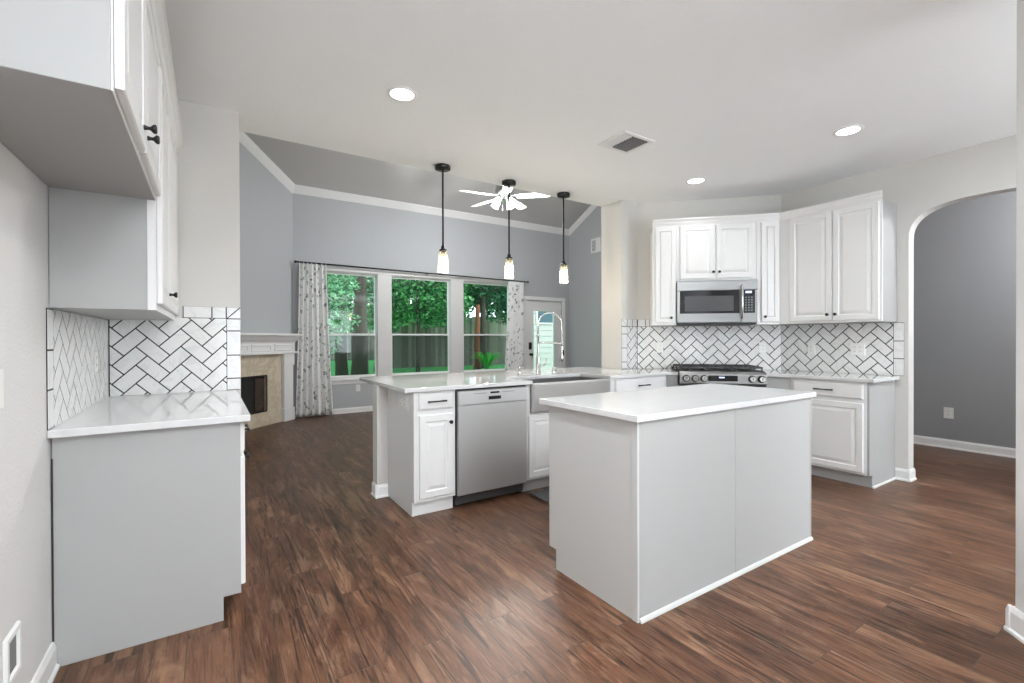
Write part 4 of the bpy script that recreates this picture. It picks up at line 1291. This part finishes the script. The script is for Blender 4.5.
# ------------------------------------------------------------------ lamps
def lamp_light(name, parent, loc, energy, kind='POINT', radius=0.03, color=(1, 0.95, 0.88)):
    l = bpy.data.lights.new(name, kind)
    l.energy = energy
    l.color = color
    if kind == 'AREA':
        l.shape = 'DISK'; l.size = radius * 2; l.spread = math.radians(115)
    else:
        l.shadow_soft_size = radius
    o = bpy.data.objects.new(name, l)
    C.objects.link(o)
    o.location = loc
    if parent is not None:
        o.parent = parent
    return o
can_labels = ['lit recessed ceiling downlight close to the short wall with the bare worktop', 'lit recessed ceiling downlight in front of the microwave cabinets', 'lit recessed ceiling downlight near the arched opening',
              'recessed ceiling downlight above the viewer beside the bare wall', 'recessed ceiling downlight behind the viewer', 'recessed ceiling downlight behind the near wall end']
for i, (x, y) in enumerate(CANS):
    if i == 0:
        t = thing('recessed_light', can_labels[0], 'ceiling light', (x, y, CZ), 0, 'recessed downlights')
        MB().lathe([(0.072, -0.0005), (0.094, -0.0005), (0.095, -0.004), (0.088, -0.008), (0.073, -0.006)], (0, 0, 0), 32, 'z', False).build('trim_ring', M['trim'], t)
        MB().lathe([(0.072, -0.0006), (0.072, -0.003), (0.05, -0.006), (0.01, -0.007)], (0, 0, 0), 32).build('lens', M['lens'], t)
        can0 = t
        lamp_light('downlight_glow', t, (0, 0, -0.012), CAN_W, 'AREA', 0.06, (0.97, 0.985, 1.0))
    else:
        r = dup(can0, (x, y, CZ), 0, can_labels[i], 'recessed downlights')
        if x > 2:
            for ch in r.children:
                if ch.type == 'LIGHT':
                    ch.data = ch.data.copy(); ch.data.energy = CAN_DIM
t = thing('fill_ceiling_lamp', 'added round flush ceiling lamp, unseen, brightening the hall beyond the arch', 'ceiling light', (6.1, 0.2, CZ))  # added unseen lamp, brightens the hall
MB().lathe([(0.15, -0.0005), (0.155, -0.02), (0.15, -0.03)], (0, 0, 0), 28).build('lamp_base', M['silver'], t)
MB().lathe([(0.145, -0.0305), (0.14, -0.06), (0.10, -0.085), (0.02, -0.095)], (0, 0, 0), 28).build('glass_shade', M['fanglass'], t)
lamp_light('hall_fill', t, (0, 0, -0.16), 50, 'POINT', 0.08, (0.97, 0.98, 1.0))
for lab, x, y in (('added metal bowl uplight, unseen behind the viewer, brightening the ceiling', 0.9, -1.2), ('added metal bowl uplight, unseen behind the near wall end, brightening the ceiling', 3.9, -1.2)):  # unseen uplights added to brighten the ceiling
    t = thing('fill_bowl_lamp', lab, 'pendant lamp', (x, y, CZ))
    MB().lathe([(0.06, -0.0005), (0.06, -0.025), (0.01, -0.03)], (0, 0, 0), 20).build('canopy', M['black'], t)
    MB().tube([(0, 0, -0.0305), (0, 0, -0.87)], 0.006, 8).build('rod', M['black'], t)
    MB().lathe([(0.02, -0.95), (0.10, -0.93), (0.17, -0.87), (0.20, -0.79), (0.195, -0.79), (0.165, -0.86), (0.10, -0.92), (0.02, -0.94)], (0, 0, 0), 28).build('metal_bowl', M['silver'], t)
    MB().lathe([(0.02, -0.90), (0.05, -0.86), (0.05, -0.82), (0.02, -0.79)], (0, 0, 0), 16).build('bulb', M['bulb'], t)
    l_ = lamp_light('bowl_fill', t, (0, 0, -0.77), UP_W, 'SPOT', 0.10, (0.90, 0.96, 1.0))
    l_.data.spot_size = math.radians(138); l_.data.spot_blend = 0.5
    l_.rotation_euler = (PI, 0, 0)
t = thing('fill_ceiling_lamp', 'added round flush ceiling lamp, unseen behind the viewer, filling the cabinet sides', 'ceiling light', (0.35, -0.7, CZ))  # added unseen lamp, fill light for the cabinet and island sides
MB().lathe([(0.15, -0.0005), (0.155, -0.02), (0.15, -0.03)], (0, 0, 0), 28).build('lamp_base', M['silver'], t)
MB().lathe([(0.145, -0.0305), (0.14, -0.06), (0.10, -0.085), (0.02, -0.095)], (0, 0, 0), 28).build('glass_shade', M['fanglass'], t)
lamp_light('bay_fill', t, (0, 0, -0.19), 26, 'POINT', 0.09, (0.97, 0.985, 1.0))
PEND = [(1.727, 3.768), (2.437, 3.794), (3.121, 3.798)]
pl = ['black rod pendant lamp over the peninsula, nearest the fireplace', 'black rod pendant lamp over the peninsula, in front of the ceiling fan', 'black rod pendant lamp over the peninsula, nearest the cream wall end']
for i, (x, y) in enumerate(PEND):
    if i == 0:
        t = thing('pendant_lamp', pl[0], 'pendant lamp', (x, y, CZ), 0, 'pendant lamps over the peninsula')
        MB().lathe([(0.066, -0.0005), (0.068, -0.004), (0.068, -0.032), (0.060, -0.036), (0.012, -0.038), (0.012, -0.048)], (0, 0, 0), 28).build('canopy', M['black'], t)
        MB().tube([(0, 0, -0.0485), (0, 0, -0.705)], 0.0085, 10).build('rod', M['black'], t)
        MB().lathe([(0.010, -0.70), (0.016, -0.71), (0.018, -0.735), (0.033, -0.737), (0.034, -0.748), (0.02, -0.750)], (0, 0, 0), 20).build('socket_cap', M['black'], t)
        MB().lathe([(0.0195, -0.7505), (0.0195, -0.80), (0.016, -0.805)], (0, 0, 0), 20).build('socket', M['brass'], t)
        MB().lathe([(0.036, -0.7485), (0.038, -0.76), (0.044, -0.86), (0.044, -0.945)], (0, 0, 0), 28, 'z', False).build('glass_shade', M['lampglass'], t)
        MB().lathe([(0.014, -0.8055), (0.022, -0.812), (0.032, -0.845), (0.035, -0.88), (0.031, -0.915), (0.018, -0.935), (0.004, -0.938)], (0, 0, 0), 20).build('bulb', M['bulb'], t)
        lamp_light('pendant_glow', t, (0, 0, -0.96), PEND_W, 'POINT', 0.03, (1, 0.88, 0.72))
        pend0 = t
    else:
        dup(pend0, (x, y, CZ), 0, pl[i], 'pendant lamps over the peninsula')
# ceiling fan
FXc, FYc, FZ = 3.57, 5.70, 3.31
t = thing('ceiling_fan', 'white five-blade ceiling fan with lit glass shades in the vaulted living room', 'ceiling fan', (FXc, FYc, FZ))
zc = vz(FYc) - FZ
MB().lathe([(0.012, 0.17), (0.012, zc - 0.08)], (0, 0, 0), 14).build('downrod', M['silver'], t)
MB().lathe([(0.02, zc - 0.13), (0.07, zc - 0.09), (0.085, zc + 0.02)], (0, 0, 0), 24).build('canopy', M['silver'], t)
MB().lathe([(0.03, 0.20), (0.06, 0.185), (0.11, 0.16), (0.125, 0.10), (0.125, 0.05), (0.10, 0.02), (0.07, 0.01), (0.07, -0.03), (0.05, -0.055)], (0, 0, 0), 32).build('motor_housing', M['silver'], t)
for k in range(5):
    an = math.radians(102 + 72 * k)
    mb = MB()
    prof = [(0.19, 0.045), (0.26, 0.055), (0.45, 0.066), (0.60, 0.070), (0.66, 0.060), (0.675, 0.03)]
    up_ = [(r_, w_) for r_, w_ in prof] + [(r_, -w_) for r_, w_ in prof[::-1]]
    mb.prism(up_, -0.004, 0.004)
    bmesh.ops.rotate(mb.bm, cent=(0, 0, 0), matrix=Matrix.Rotation(math.radians(-12), 3, 'X'), verts=mb.bm.verts)
    bmesh.ops.rotate(mb.bm, cent=(0, 0, 0), matrix=Matrix.Rotation(an, 3, 'Z'), verts=mb.bm.verts)
    bl = mb.build('fan_blade', M['fanblade'], t)
    mb = MB(); mb.box(0.11, 0.24, -0.02, 0.02, 0.010, 0.018)
    bmesh.ops.rotate(mb.bm, cent=(0, 0, 0), matrix=Matrix.Rotation(an, 3, 'Z'), verts=mb.bm.verts)
    mb.build('blade_arm', M['silver'], bl)
for k in range(4):
    an = math.radians(20 + 90 * k)
    ca_, sa_ = math.cos(an), math.sin(an)
    mb = MB(); mb.tube([(0.05 * ca_, 0.05 * sa_, -0.02), (0.09 * ca_, 0.09 * sa_, -0.03), (0.11 * ca_, 0.11 * sa_, -0.045)], 0.009, 8)
    am = mb.build('lamp_arm', M['silver'], t)
    mb = MB(); mb.lathe([(0.02, 0.0), (0.032, -0.02), (0.045, -0.06), (0.058, -0.105), (0.055, -0.108), (0.042, -0.06), (0.015, -0.01)], (0, 0, 0), 20)
    bmesh.ops.rotate(mb.bm, cent=(0, 0, 0), matrix=Matrix.Rotation(math.radians(-38), 3, 'Y'), verts=mb.bm.verts)
    bmesh.ops.rotate(mb.bm, cent=(0, 0, 0), matrix=Matrix.Rotation(an, 3, 'Z'), verts=mb.bm.verts)
    bmesh.ops.translate(mb.bm, vec=(0.105 * ca_, 0.105 * sa_, -0.04), verts=mb.bm.verts)
    mb.build('glass_shade', M['fanglass'], t)
    lamp_light('fan_glow', t, (0.25 * ca_, 0.25 * sa_, -0.19), FAN_W / 4 * 3, 'POINT', 0.05, (0.98, 0.99, 1.0))
MB().tube([(0.0, 0.03, -0.05), (0.0, 0.03, -0.20)], 0.002, 6).build('pull_chain', M['silver'], t)

# ------------------------------------------------------------------ vents, outlets, boxes
t = thing('ceiling_vent', 'square white ceiling air vent with dark slats above the island', 'vent', (2.722, 2.545, CZ))
mb = MB()
mb.box(-0.165, 0.165, -0.145, -0.115, -0.012, -0.0005); mb.box(-0.165, 0.165, 0.115, 0.145, -0.012, -0.0005); mb.box(-0.165, -0.13, -0.115, 0.115, -0.012, -0.0005); mb.box(0.13, 0.165, -0.115, 0.115, -0.012, -0.0005)
mb.build('vent_frame', M['trim'], t, bevel=0.003)
MB().box(-0.13, 0.13, -0.115, 0.115, -0.0015, -0.0005).build('duct_opening', M['gap'], t)
for grp, (xa, xb) in enumerate(((-0.125, -0.045), (-0.035, 0.125))):
    for k in range(9):
        y = -0.10 + k * 0.025
        mb = MB(); mb.prism([(y, -0.003), (y + 0.012, -0.011), (y + 0.0132, -0.010), (y + 0.0012, -0.002)], xa, xb, 'x')
        mb.build('slat', M['slot'] if grp else M['trim'], t)
t = thing('return_vent', 'small white grille high on the grey living room wall past the pendants', 'vent', (XV, 7.28, 3.235), -PI / 2)
MB().rings(-0.145, 0.145, -0.15, 0.15, [(0, -0.004), (0.006, -0.01), (0.028, -0.01), (0.03, -0.003)], -0.0005).build('vent_frame', M['trim'], t)
for k in range(8):
    MB().prism([(-0.0035, -0.112 + k * 0.029), (-0.010, -0.104 + k * 0.029), (-0.010, -0.100 + k * 0.029), (-0.0035, -0.108 + k * 0.029)], -0.11, 0.0, 'x').build('slat', M['slot'], t)
def place_outlet(label, loc, rz, w=0.075, h=0.118, gangs=1, group='wall outlets'):
    t = thing('outlet_plate', label, 'outlet', loc, rz, None)
    outlet(t, w, h, gangs)
    return t
place_outlet('white outlet on the grey wall below the window beside the fireplace', (2.13, YF - 0.0005, 0.417), 0)
place_outlet('white outlet low on the dark grey hall wall', (6.9995, 1.705, 0.40), -PI / 2, 0.085, 0.125)
p = td(0.246, 1.152, 0.0045); place_outlet('white outlet on the herringbone tiles beside the range, sink side', p, RZ, 0.072, 0.115)
p = td(1.30, 1.153, 0.0045); place_outlet('white outlet on the herringbone tiles just past the microwave', p, RZ, 0.072, 0.115)
place_outlet('white outlet on the herringbone tiles below the wide cabinet, middle of the wall', (XR - 0.0045, 2.28, 1.142), -PI / 2, 0.072, 0.115)
place_outlet('white wide outlet on the herringbone tiles nearest the arched opening', (XR - 0.0045, 1.88, 1.146), -PI / 2, 0.115, 0.115, 2)
t = thing('outlet_plate', 'pale outlet among the herringbone tiles of the bare corner, on the side wall', 'outlet', (XL + 0.0045, 3.23, 1.14), PI / 2)
outlet(t, 0.072, 0.115)
t = thing('switch_plate', 'white switch plate cut by the edge on the pale wall beside the empty bay', 'switch', (XL + 0.0005, 1.88, 1.11), PI / 2)
MB().rings(-0.06, 0.06, -0.058, 0.058, [(0, -0.003), (0.003, -0.006)], 0).build('cover_plate', M['plastic'], t)
MB().box(-0.016, 0.016, -0.0095, -0.0062, -0.033, 0.033).build('rocker', M['plastic'], t)
t = thing('water_supply_box', 'white recessed water box low on the pale wall in the empty bay', 'wall box', (XL + 0.0005, 1.995, 0.30), PI / 2)
MB().rings(-0.062, 0.062, -0.075, 0.075, [(0, -0.004), (0.004, -0.010), (0.018, -0.010), (0.022, -0.003)], 0).build('box_frame', M['plastic'], t)
MB().box(-0.038, 0.038, -0.0035, -0.0031, -0.05, 0.05).build('recess', M['slot'], t)

# ------------------------------------------------------------------ outside
GZ = 0.06
struct(MB().box(-6, 30, YF + 0.15, 30, GZ - 0.2, GZ).build('lawn', M['grass_m']), 'green back lawn', 'lawn')
def fence(label, x0, x1, y, h, seed):
    t = thing('fence', label, 'fence', (0, y, GZ))
    rnd = random.Random(seed)
    mb = MB()
    x = x0
    while x < x1:
        mb.box(x, x + 0.138, 0, 0.02, 0.02, h + rnd.uniform(-0.03, 0.03)); x += 0.15
    mb.build('fence_boards', M['fence_m'], t)
    for z in (0.4, h * 0.5, h - 0.25):
        MB().box(x0, x1, 0.021, 0.06, z - 0.045, z + 0.045).build('fence_rail', M['fence_m'], t)
    k = x0 + 0.1
    while k < x1:
        MB().box(k, k + 0.1, 0.061, 0.16, 0, h + 0.05).build('fence_post', M['fence_m'], t); k += 2.4
fence('weathered wooden board fence behind the leafy trees of the two door-side windows', 6.0, 24.0, 18.5, 2.2, 3)
fence('far wooden board fence across the lawn, seen past the big pine trunk', 0.5, 14.0, 27.0, 2.9, 4)
def foliage_mesh(name, blobs, n, size, seed, mat, parent):
    rnd = random.Random(seed)
    verts, faces = [], []
    tot = sum(b[3] ** 2 for b in blobs)
    for (bx, by, bz, br) in blobs:
        for _ in range(int(n * br * br / tot)):
            while True:
                v = Vector((rnd.uniform(-1, 1), rnd.uniform(-1, 1), rnd.uniform(-1, 1)))
                if 0.25 < v.length < 1:
                    break
            v = v * (0.55 + 0.45 * rnd.random()) if v.length < 0.6 else v
            p = Vector((bx, by, bz)) + Vector((v.x * br, v.y * br, v.z * br * 0.8))
            d = Vector((rnd.gauss(0, 1), rnd.gauss(0, 1), rnd.gauss(-0.2, 0.7))).normalized()
            q = d.cross(Vector((rnd.gauss(0, 1), rnd.gauss(0, 1), rnd.gauss(0, 1)))).normalized()
            s = size * rnd.uniform(0.6, 1.4)
            i = len(verts)
            nrm = d.cross(q) * s * 0.12
            verts += [p, p + d * s * 0.5 + q * s * 0.27 + nrm, p + d * s, p + d * s * 0.5 - q * s * 0.27 + nrm]
            faces.append((i, i + 1, i + 2, i + 3))
    me = bpy.data.meshes.new(name)
    me.from_pydata([tuple(v) for v in verts], [], faces)
    me.materials.append(mat)
    o = bpy.data.objects.new(name, me); C.objects.link(o); o.parent = parent
    return o
def tree(label, x, y, trunk_r, trunk_h, blobs, n, size, seed, leaf, bark, lean=0.0, name='tree', limbs=5):
    t = thing(name, label, 'tree', (x, y, GZ), 0, 'trees beyond the windows')
    rnd = random.Random(seed)
    pts = [(lean * z / trunk_h + rnd.uniform(-0.03, 0.03), rnd.uniform(-0.03, 0.03), z) for z in [trunk_h * k / 8 for k in range(9)]]
    mb = MB(); mb.tube(pts, [trunk_r * (1.25 if k == 0 else 1 - 0.05 * k) for k in range(9)], 12)
    for k in range(limbs):
        an = rnd.uniform(0, 6.28); z = trunk_h * rnd.uniform(0.5, 0.95); l = rnd.uniform(0.8, 1.8)
        c = Vector((lean * z / trunk_h, 0, z))
        mb.tube([c, c + Vector((math.cos(an) * l * 0.5, math.sin(an) * l * 0.5, 0.25)), c + Vector((math.cos(an) * l, math.sin(an) * l, 0.4))], [trunk_r * 0.25, trunk_r * 0.16, 0.02], 6)
    mb.build('trunk', bark, t)
    foliage_mesh('foliage', blobs, n, size, seed, leaf, t)
    return t
tree('thick dark pine trunk rising across the window beside the fireplace', 3.62, 13.6, 0.21, 7.5, [(-0.9, 1.5, 4.6, 1.4), (0.7, 1.2, 5.4, 1.6), (0, 2, 6.8, 2.2)], 4200, 0.17, 1, M['leafA'], M['bark'])
tree('slimmer brown trunk with sparse leaves, in the window beside the fireplace', 3.55, 15.6, 0.17, 8.0, [(-1.6, 0, 4.4, 1.5), (-1.0, -1.0, 3.2, 1.1), (0.6, 0.4, 5.8, 1.6)], 4200, 0.16, 2, M['leafC'], M['bark'])
tree('pale leafy shrub tree low beside the curtain in the first window', 2.55, 12.6, 0.05, 2.2, [(0.0, 0, 2.6, 0.75), (0.15, 0.1, 1.7, 0.6), (-0.3, 0, 1.2, 0.6), (0.1, 0.0, 3.5, 0.7)], 2600, 0.13, 3, M['leafC'], M['bark'])
tree('broad leafy tree filling the middle window', 6.25, 15.8, 0.07, 4.5, [(0, 0, 2.9, 1.3), (-0.9, 0.2, 2.2, 0.9), (1.0, -0.2, 2.4, 1.0), (0.4, 0, 4.0, 1.5), (1.5, 0.4, 3.8, 1.2), (1.6, 0, 5.2, 1.4), (-0.2, 0.8, 5.2, 0.9)], 9500, 0.16, 4, M['leafA'], M['bark'])
tree('yellow-green arching tree behind the middle window, by the fence', 5.2, 17.2, 0.10, 3.4, [(0, 0, 2.2, 0.9), (1.0, 0, 2.6, 0.9), (0.5, 0.3, 3.0, 0.8), (2.2, 0.2, 2.4, 0.9)], 4500, 0.18, 5, M['leafC'], M['bark'])
tree('dark green tree behind the third window, in front of the fence', 9.4, 16.6, 0.14, 4.8, [(0.3, 0.5, 4.0, 1.4), (-1.0, 0.6, 4.4, 1.1), (1.5, 0, 3.6, 1.2), (1.0, 0.5, 2.6, 0.9), (0.2, 0.8, 5.4, 1.6), (2.1, 0.2, 2.2, 0.9)], 10500, 0.17, 6, M['leafB'], M['bark'])
tree('reddish broken trunk standing in the third window', 8.55, 15.6, 0.13, 2.5, [(-0.5, 1.2, 3.6, 0.9), (0.9, 1.4, 3.3, 0.8)], 2500, 0.16, 7, M['leafB'], M['redbark'], 0.05, limbs=0)
tree('tall dark tree behind the fence, seen past the third window', 12.5, 20.5, 0.2, 7.0, [(0, 0, 4.5, 2.2), (-1.8, 0, 3.6, 1.5), (1.8, 0, 4.0, 1.8), (-3.0, 0.5, 5.2, 1.7), (0, 0, 6.6, 2.2)], 9000, 0.24, 8, M['leafB'], M['bark'])
tree('tall light tree behind the fence, seen through the first window', 5.6, 21.5, 0.2, 8.0, [(0, 0, 4.6, 2.0), (-1.8, 0, 4.2, 1.5), (1.7, 0, 3.8, 1.6)], 5200, 0.24, 9, M['leafC'], M['bark'])
tree('tall green tree behind the fence, seen between the window posts', 8.6, 21.0, 0.2, 8.0, [(0, 0, 4.6, 2.0), (-1.8, 0, 5.6, 1.7), (1.2, 0, 3.4, 1.4), (0.5, 0, 6.6, 2.2)], 8000, 0.24, 10, M['leafA'], M['bark'])
tree('low dark hedge-like tree behind the fence beside the first window trunk', 2.8, 21.0, 0.15, 5.0, [(0, 0, 3.4, 1.6), (1.6, 0, 3.0, 1.2), (-1.5, 0, 4.2, 1.6)], 5200, 0.24, 11, M['leafB'], M['bark'])
# fern
t = thing('fern', 'bright green fern at the foot of the fence, in the third window', 'fern', (8.62, 15.0, GZ))
rnd = random.Random(5)
for k in range(20):
    an = 2 * PI * k / 20 + rnd.uniform(-0.2, 0.2)
    l = rnd.uniform(0.45, 0.65)
    mb = MB()
    prev = None
    for j in range(9):
        f_ = j / 8
        r_ = l * f_
        z = 0.70 * math.sin(f_ * 2.1) * (0.75 + 0.25 * (k % 3) / 2)
        w_ = 0.045 * math.sin(PI * (0.1 + 0.88 * f_))
        c = Vector((math.cos(an) * r_, math.sin(an) * r_, z)); sd = Vector((-math.sin(an), math.cos(an), 0)) * w_
        cur = (mb.bm.verts.new(c - sd), mb.bm.verts.new(c + Vector((0, 0, 0.02))), mb.bm.verts.new(c + sd))
        if prev:
            mb.bm.faces.new((prev[0], prev[1], cur[1], cur[0])); mb.bm.faces.new((prev[1], prev[2], cur[2], cur[1]))
        prev = cur
    mb.build('frond', M['fern_m'], t)
# neighbouring pale siding wall seen through the door lite
t = thing('garage_wall', 'pale blue lap-sided wall with a dark window outside the back door', 'building', (8.6, 10.6, GZ), 0)
mb = MB()
for k in range(22):
    z = k * 0.16
    mb.prism([(0.0, z), (0.0, z + 0.158), (0.10, z + 0.158), (0.10, z)], -1.1, 3.0, 'x')
    mb.prism([(-0.016, z), (-0.003, z + 0.15), (0.0, z + 0.15), (0.0, z)], -1.1, 3.0, 'x')
mb.build('siding_wall', M['siding'], t)
MB().box(-0.9, -0.05, -0.04, -0.0165, 1.62, 2.08).build('window_frame', M['trim'], t)
MB().box(-0.86, -0.09, -0.05, -0.041, 1.66, 2.04).build('window_glass', M['teal'], t)
bpy.context.view_layer.update()
